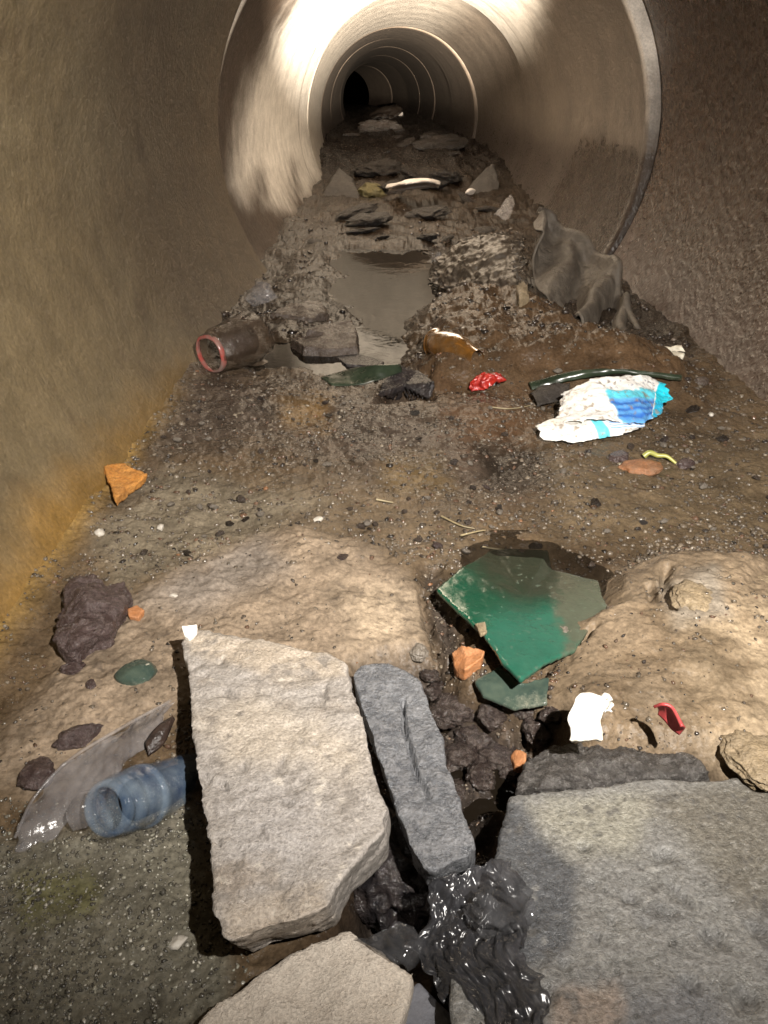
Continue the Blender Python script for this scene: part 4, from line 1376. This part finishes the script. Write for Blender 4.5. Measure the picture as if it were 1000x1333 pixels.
o = sheet('film_scrap', [G(690, 512, .010), G(712, 502, .018), G(742, 500, .014)], [G(700, 530, .004), G(722, 524, .006), G(738, 520, .006)], M['greyboard'], 24, 14, bulge=.006, amp=.004, rid=.003, thick=.0008, seed=25)
tag(o, 'muddy grey film scrap tucked against the left end of the blue and white pouch', 'film scrap')
# white scrap by the right wall
sc_root = empty('plastic_scrap', G(872, 462, 0), 'twisted white plastic scrap at the foot of the right wall', 'plastic scrap')
sheet('twisted_end', [G(846, 450, .008), G(866, 452, .014), G(888, 450, .022)], [G(850, 455, .004), G(868, 459, .006), G(892, 458, .012)], M['whitefilm'], 30, 12, bulge=.004, amp=.006, freq=40, rid=.003, thick=.0008, seed=26, parent=sc_root)
sheet('flat_end', [G(858, 462, .012), G(875, 458, .018), G(890, 460, .014)], [G(860, 470, .004), G(876, 472, .004), G(888, 470, .006)], M['whitefilm'], 30, 12, bulge=.005, amp=.005, freq=40, rid=.003, thick=.0008, seed=27, parent=sc_root)
c = G(912, 500, 0)
o = lump('stone', (c[0], c[1], c[2] + .003), (.013, .011, .010), M['brownstone'], .5, 4, .3, 1.4, .1, 82)
tag(o, 'rounded brown stone at the foot of the right wall behind the pouch', 'stone')
# red wrapper
o = sheet('red_wrapper', [G(612, 498, .008), G(628, 488, .018), G(655, 486, .014)], [G(616, 508, .002), G(636, 506, .008), G(652, 497, .006)], M['red'], 40, 20, bulge=.008, amp=.008, freq=60, rid=.008, rfreq=70, thick=.0005, seed=28, jag=.012)
tag(o, 'small crumpled red wrapper in the middle of the drain floor', 'wrapper')
# amber glass
A, B = np.array(G(566, 446, .012)), np.array(G(622, 466, .010))
root = empty('bottle', tuple(A - np.array([0, 0, .012])), 'muddy amber bottle half sunk in the brown silt', 'bottle')
lathe('body', A, B, [(0, .002), (0.0, .022), (.04, .027), (.30, .028), (.55, .028), (.7, .024), (.85, .016), (1, .013)], M['amber'], root, 40, .003, 4)
lathe('base_rim', A, B, [(-.02, .022), (-.03, .0265), (.03, .0285), (.06, .0265)], M['amber'], root, 40)
# orange disc with its yellow rind
root = empty('orange_peel', G(838, 608, 0), 'flat orange disc edged by a yellow-green rind, below the pouch', 'fruit peel')
c = G(836, 607, .004)
lump('flesh', (c[0], c[1], c[2] - .002), (.026, .019, .008), M['orangeflesh'], 0, 4, .4, 1.4, .15, 84, root)
tube('rind', [G(838, 594, .006), G(846, 589, .010), G(856, 593, .007), G(868, 594, .009), G(880, 603, .003)], .0042, M['yellow'], root, 8, 20)
for (px, py, rx, lab, sd) in [(806, 598, .016, 'dark crescent lump at the left of the orange disc', 85), (892, 607, .013, 'black lump at the right of the orange disc', 86)]:
    c = G(px, py, 0)
    o = lump('dark_lump', (c[0], c[1], c[2] + .003), (rx, rx * .7, rx * .6), M['darkstone'], .4, 4, .35, 1.5, .15, sd, facet=2)
    tag(o, lab, 'lump')
# folded dark green sheet with the black hollow under it
o = sheet('folded_sheet', [G(418, 492, .004), G(455, 480, .014), G(490, 475, .030), G(520, 474, .034)], [G(432, 502, .0), G(468, 500, .004), G(495, 494, .014), G(524, 484, .030)], M['darkgreen'], 50, 14, bulge=.002, amp=.002, thick=.002, seed=31)
tag(o, 'greenish folded plastic sheet rising towards a black hollow in mid drain', 'plastic sheet')
o = rock('black_shard', [G(500, 494, .016), G(522, 475, .034), G(545, 482, .026), G(566, 496, .010), G(560, 518, .0), G(520, 520, .0), G(492, 512, .004)], .006, M['muck'], .0025, .002, 40, .002, 20, 0, 41)
tag(o, 'glossy black plastic shard leaning on the greenish folded sheet', 'plastic shard')
# clear cup with a red ring
A, B = np.array(G(274, 461, .036)), np.array(G(334, 436, .046))
root = empty('plastic_cup', tuple(A - np.array([0, 0, .034])), 'crushed brownish clear plastic cup with a red ring at its mouth, against the left wall', 'cup')
lathe('body', A, B, [(0.0, .031), (.08, .034), (.3, .038), (.6, .041), (.9, .041), (1.0, .038), (1.02, .03), (1.03, .005)], M['brownclear'], root, 64, .012, 5, thick=.0008)
lathe('mouth_ring', A, B, [(-.02, .0295), (-.035, .0315), (-.02, .0345), (.04, .0352), (.06, .033), (.02, .030), (-.02, .0295)], M['redrim'], root, 48, .003, 15)
lathe('dark_inside', A, B, [(.35, .001), (.35, .028), (.8, .030)], M['muck'], root, 32)
# stones in the pool
o = rock('stone', [G(380, 441, .030), G(400, 428, .045), G(425, 418, .052), (G(458, 416, .05)), G(464, 430, .045), G(464, 450, .030), G(430, 455, .028), G(395, 450, .028)], .045, M['brownstone'], .003, .004, 40, .006, 18, .15, 43)
tag(o, 'pointed brown wet stone lying in the shallow pool', 'stone')
o = rock('dark_plank', [G(420, 453, .008), G(440, 451, .010), G(500, 470, .010), G(496, 477, .006), G(450, 474, .006)], .010, M['muck'], .0025, .001, 50, .001, 20, 0, 44)
tag(o, 'flat black plank in front of the pointed brown stone', 'plank')
c = G(570, 343, 0)
root = empty('broken_bottle', (c[0], c[1], c[2]), 'dark shiny bottle base at the far right end of the pool', 'bottle')
A = np.array([c[0], c[1] - .03, c[2] + .030])
B = np.array([c[0] + .03, c[1] + .12, c[2] + .02])
lathe('body', A, B, [(.05, .002), (.06, .018), (0.0, .024), (.06, .030), (.3, .031), (1, .030)], M['brownclear'], root, 36, .002, 6)
lump('base_dimple', tuple(A + np.array([0, -.004, 0])), (.010, .006, .010), M['clear'], 0, 3, .2, 1.5, 0, 88, root)
o = sheet('clear_bag', [G(322, 388, .012), G(336, 368, .050), G(352, 368, .052)], [G(330, 400, .002), G(345, 396, .012), G(362, 388, .02)], M['clear'], 40, 24, bulge=.012, amp=.008, freq=30, rid=.006, rfreq=35, thick=.0008, seed=33)
tag(o, 'small crumpled clear plastic scrap against the left wall beside the pool', 'film scrap')
o = rock('silt_clod', [G(352, 408, .008), G(378, 394, .014), G(415, 392, .014), G(428, 404, .012), G(405, 414, .008)], .03, M['brownstone'], .004, .007, 35, .010, 14, .3, 45, dome=.012)
tag(o, 'low dark clod of wet silt on the left bank of the pool', 'clod')

# grey cloth leaning on the right wall
Yb = P(760, 440, 0)[1]
r1 = [PY(694, 292, 2.10), PY(692, 330, 2.02), PY(704, 372, 1.90), PY(722, 408, 1.80), PY(752, 448, 1.66), PY(792, 472, 1.60), PY(834, 474, 1.58)]
r2 = [PY(698, 281, 2.14), PY(716, 281, 2.16), PY(733, 306, 2.14), PY(768, 318, 2.08), PY(798, 352, 1.98), PY(812, 398, 1.84), PY(838, 436, 1.66)]


def rag_fold(S, T):
    q = np.stack([S.ravel() * 3, T.ravel() * 2, 0 * S.ravel() + 7], 1)
    u = S + .22 * T - .08 + .07 * fbm(q, 1.0, 2, 3).reshape(S.shape)

    def g(c, w):
        return np.exp(-((u - c) / w) ** 2)
    a = .040 * g(.02, .06) - .030 * g(.22, .09) + .010 * g(.36, .05) - .055 * g(.50, .09) + .060 * g(.67, .06) - .045 * g(.78, .045) + .055 * g(.90, .06)
    return a * (1 - .62 * T) + .022 * np.exp(-((T - .94) / .05) ** 2)


o = sheet('grey_cloth', r1, r2, M['rag'], 180, 80, amp=.010, freq=9, rid=.004, rfreq=22, thick=.006, seed=35, fold=rag_fold, up=True)
tag(o, 'stiff grey cloth draped in deep folds against the right wall', 'cloth')
# crumpled dirty film heap
o = sheet('dirty_bag', [G(590, 330, .05), G(608, 312, .09), G(645, 306, .11), G(676, 310, .10)], [G(562, 380, -.01), G(600, 380, .0), G(640, 386, .005), G(684, 390, .0)], M['greybag'], 110, 80, bulge=.02, amp=.018, freq=14, rid=.012, rfreq=24, thick=.0015, seed=37, jag=.03)
tag(o, 'crumpled dirty grey plastic bag heaped to the left of the grey cloth', 'plastic bag')
chip('clod', [(672, 372, .03), (680, 362, .05), (690, 372, .04), (690, 386, .02), (676, 388, .02)], .01, .03, M['tanclod'], 'small upright clod at the foot of the grey cloth', 'clod', .003, 46, voxel=.003)

# ------------------------------------------------------------------ far rubbish
o = sheet('white_board', [G(503, 246, .05), G(530, 240, .10), G(556, 238, .11), G(572, 242, .08)], [G(506, 250, .03), G(530, 247, .05), G(556, 244, .06), G(571, 245, .05)], M['whiteboard'], 60, 16, bulge=.02, amp=.008, freq=8, thick=.008, seed=51, jag=.01)
tag(o, 'long bent strip of white board lying across the far silt', 'board')
c = G(484, 245, .03)
o = lump('yellow_lump', (c[0], c[1], c[2] - .02), (.066, .06, .035), M['yellowfoam'], .3, 4, .5, 1.6, .3, 91)
tag(o, 'dull yellow foam lump left of the white board', 'foam lump')
o = rock('broken_board', [PY(441, 218, 4.1), PY(459, 232, 4.05), PY(470, 262, 3.9), PY(412, 265, 3.9), PY(428, 238, 4.0)], .10, M['greyboard'], .009, .008, 14, .01, 6, 0, 52, (0, 1, -.2))
tag(o, 'grey wedge of broken board propped against the far left wall', 'board')
o = rock('broken_board', [PY(642, 212, 4.3), PY(652, 238, 4.2), PY(648, 262, 4.1), PY(600, 258, 4.2), PY(618, 236, 4.25)], .10, M['greyboard'], .009, .008, 14, .01, 6, 0, 53, (0, 1, -.2))
tag(o, 'dark wedge of broken board leaning on the far right wall', 'board')
o = sheet('film_scrap', [PY(648, 285, 3.2), PY(656, 266, 3.25), PY(668, 256, 3.3)], [PY(660, 290, 3.1), PY(668, 275, 3.15), PY(672, 262, 3.2)], M['clear'], 30, 16, bulge=.02, amp=.02, freq=14, rid=.015, rfreq=16, thick=.001, seed=54)
tag(o, 'torn clear film scrap on the right wall behind the grey cloth', 'film scrap')
for (px, py, q, lab) in [(612, 252, .03, 'small white scrap right of the white board'), (520, 150, .07, 'pale scrap on the silt deep inside the drain'), (553, 190, .05, 'small pale scrap on the far debris heap')]:
    c = G(px, py, .01)
    o = lump('white_scrap', (c[0], c[1], c[2] + q * .3), (q, q * .6, q * .5), M['whiteboard'], .7, 3, .35, 1.4, .1, int(px), facet=3)
    tag(o, lab, 'scrap')
cnt = 0
r4 = np.random.default_rng(17)
DG = 'dark debris lumps heaped along the far drain'
dproto = [lump('debris_lump', (0, 0, 0), (1, .8, .5), M['debris'], 0, 4, .6, 1.3, .45, 300 + k) for k in range(4)]
du = [False] * 4
while cnt < 34:
    if cnt < 12:
        px, py = r4.uniform(400, 680), r4.uniform(258, 345)
    else:
        px, py = r4.uniform(440, 600), r4.uniform(160, 250)
    x, y, z = P(px, py, 0.02)
    a, z0 = axis(np.array([y]))
    hf = math.sqrt(R * R - z0[0] ** 2)
    if not (a[0] - hf + .08 < x < a[0] + hf - .08):
        continue
    if sdf(POOL, np.array([x]), np.array([y]))[0] > -.05:
        continue
    s_ = int(r4.integers(0, 4))
    o = dproto[s_]
    if du[s_]:
        o = o.copy()
        COL.objects.link(o)
    du[s_] = True
    q = r4.uniform(.008, .032) * y ** 0.7
    o.location = (x, y, gz(x, y) - q * .15)
    o.scale = (q * 1.3, q, q * r4.uniform(.35, .7))
    o.rotation_euler = (r4.uniform(-.4, .4), r4.uniform(-.4, .4), r4.uniform(0, 6.28))
    tag(o, 'dark brown lump of wet debris on the silt far down the drain', 'debris', DG)
    cnt += 1

# flat crumbs of rubbish trodden into the gravel bed
fl = []
for k, (mt, nm) in enumerate([('debris', 'brown'), ('darkstone', 'blackish'), ('greyboard', 'grey'), ('orangeflesh', 'orange-brown')]):
    fl.append((lump('rubbish_crumb', (0, 0, 0), (1, .65, .28), M[mt], 0, 3, .6, 1.3, .3, 400 + k, facet=3), nm))
fu = [False] * 4
cnt = 0
while cnt < 22:
    px, py = r4.uniform(180, 980), r4.uniform(470, 730)
    x, y, z = G(px, py)
    a, z0 = axis(np.array([y]))
    hf = math.sqrt(R * R - z0[0] ** 2)
    if not (a[0] - hf + .03 < x < a[0] + hf - .03):
        continue
    k = int(r4.choice(4, p=[.6, .1, .2, .1]))
    o, nm = fl[k]
    if fu[k]:
        o = o.copy()
        COL.objects.link(o)
    fu[k] = True
    q = r4.uniform(.0035, .009) * (.6 + .5 * y)
    o.location = (x, y, z - q * .1)
    o.scale = (q, q, q * r4.uniform(.6, 1.2))
    o.rotation_euler = (r4.uniform(-.5, .5), r4.uniform(-.5, .5), r4.uniform(0, 6.28))
    tag(o, 'flat %s crumb of rubbish trodden into the gravel bed' % nm, 'rubbish', '%s rubbish crumbs in the gravel bed' % nm)
    cnt += 1

for k in range(4):
    if not fu[k]:
        bpy.data.objects.remove(fl[k][0])

# straws and twigs
for (pts, r_, m, lab) in [
        ([(490, 650), (505, 653), (512, 654)], .0016, 'straw', 'short pale straw lying on the gravel above the tan sand'),
        ([(575, 672), (600, 684), (618, 688)], .0014, 'straw', 'thin pale stalk pointing at the back of the green glass'),
        ([(600, 697), (620, 692), (632, 690)], .0014, 'straw', 'pale stalk lying just behind the green glass'),
        ([(628, 712), (660, 716), (700, 716)], .0013, 'straw', 'long pale stalk along the back edge of the green glass'),
        ([(640, 530), (665, 532), (690, 528)], .0013, 'straw', 'pale stalk on the wet silt below the red wrapper')]:
    o = tube('stalk', [G(a, b, .004) for a, b in pts], r_, M[m], None, 6, 12)
    tag(o, lab, 'stalk')

print('triangles', sum(len(p.vertices) - 2 for me in bpy.data.meshes for p in me.polygons))
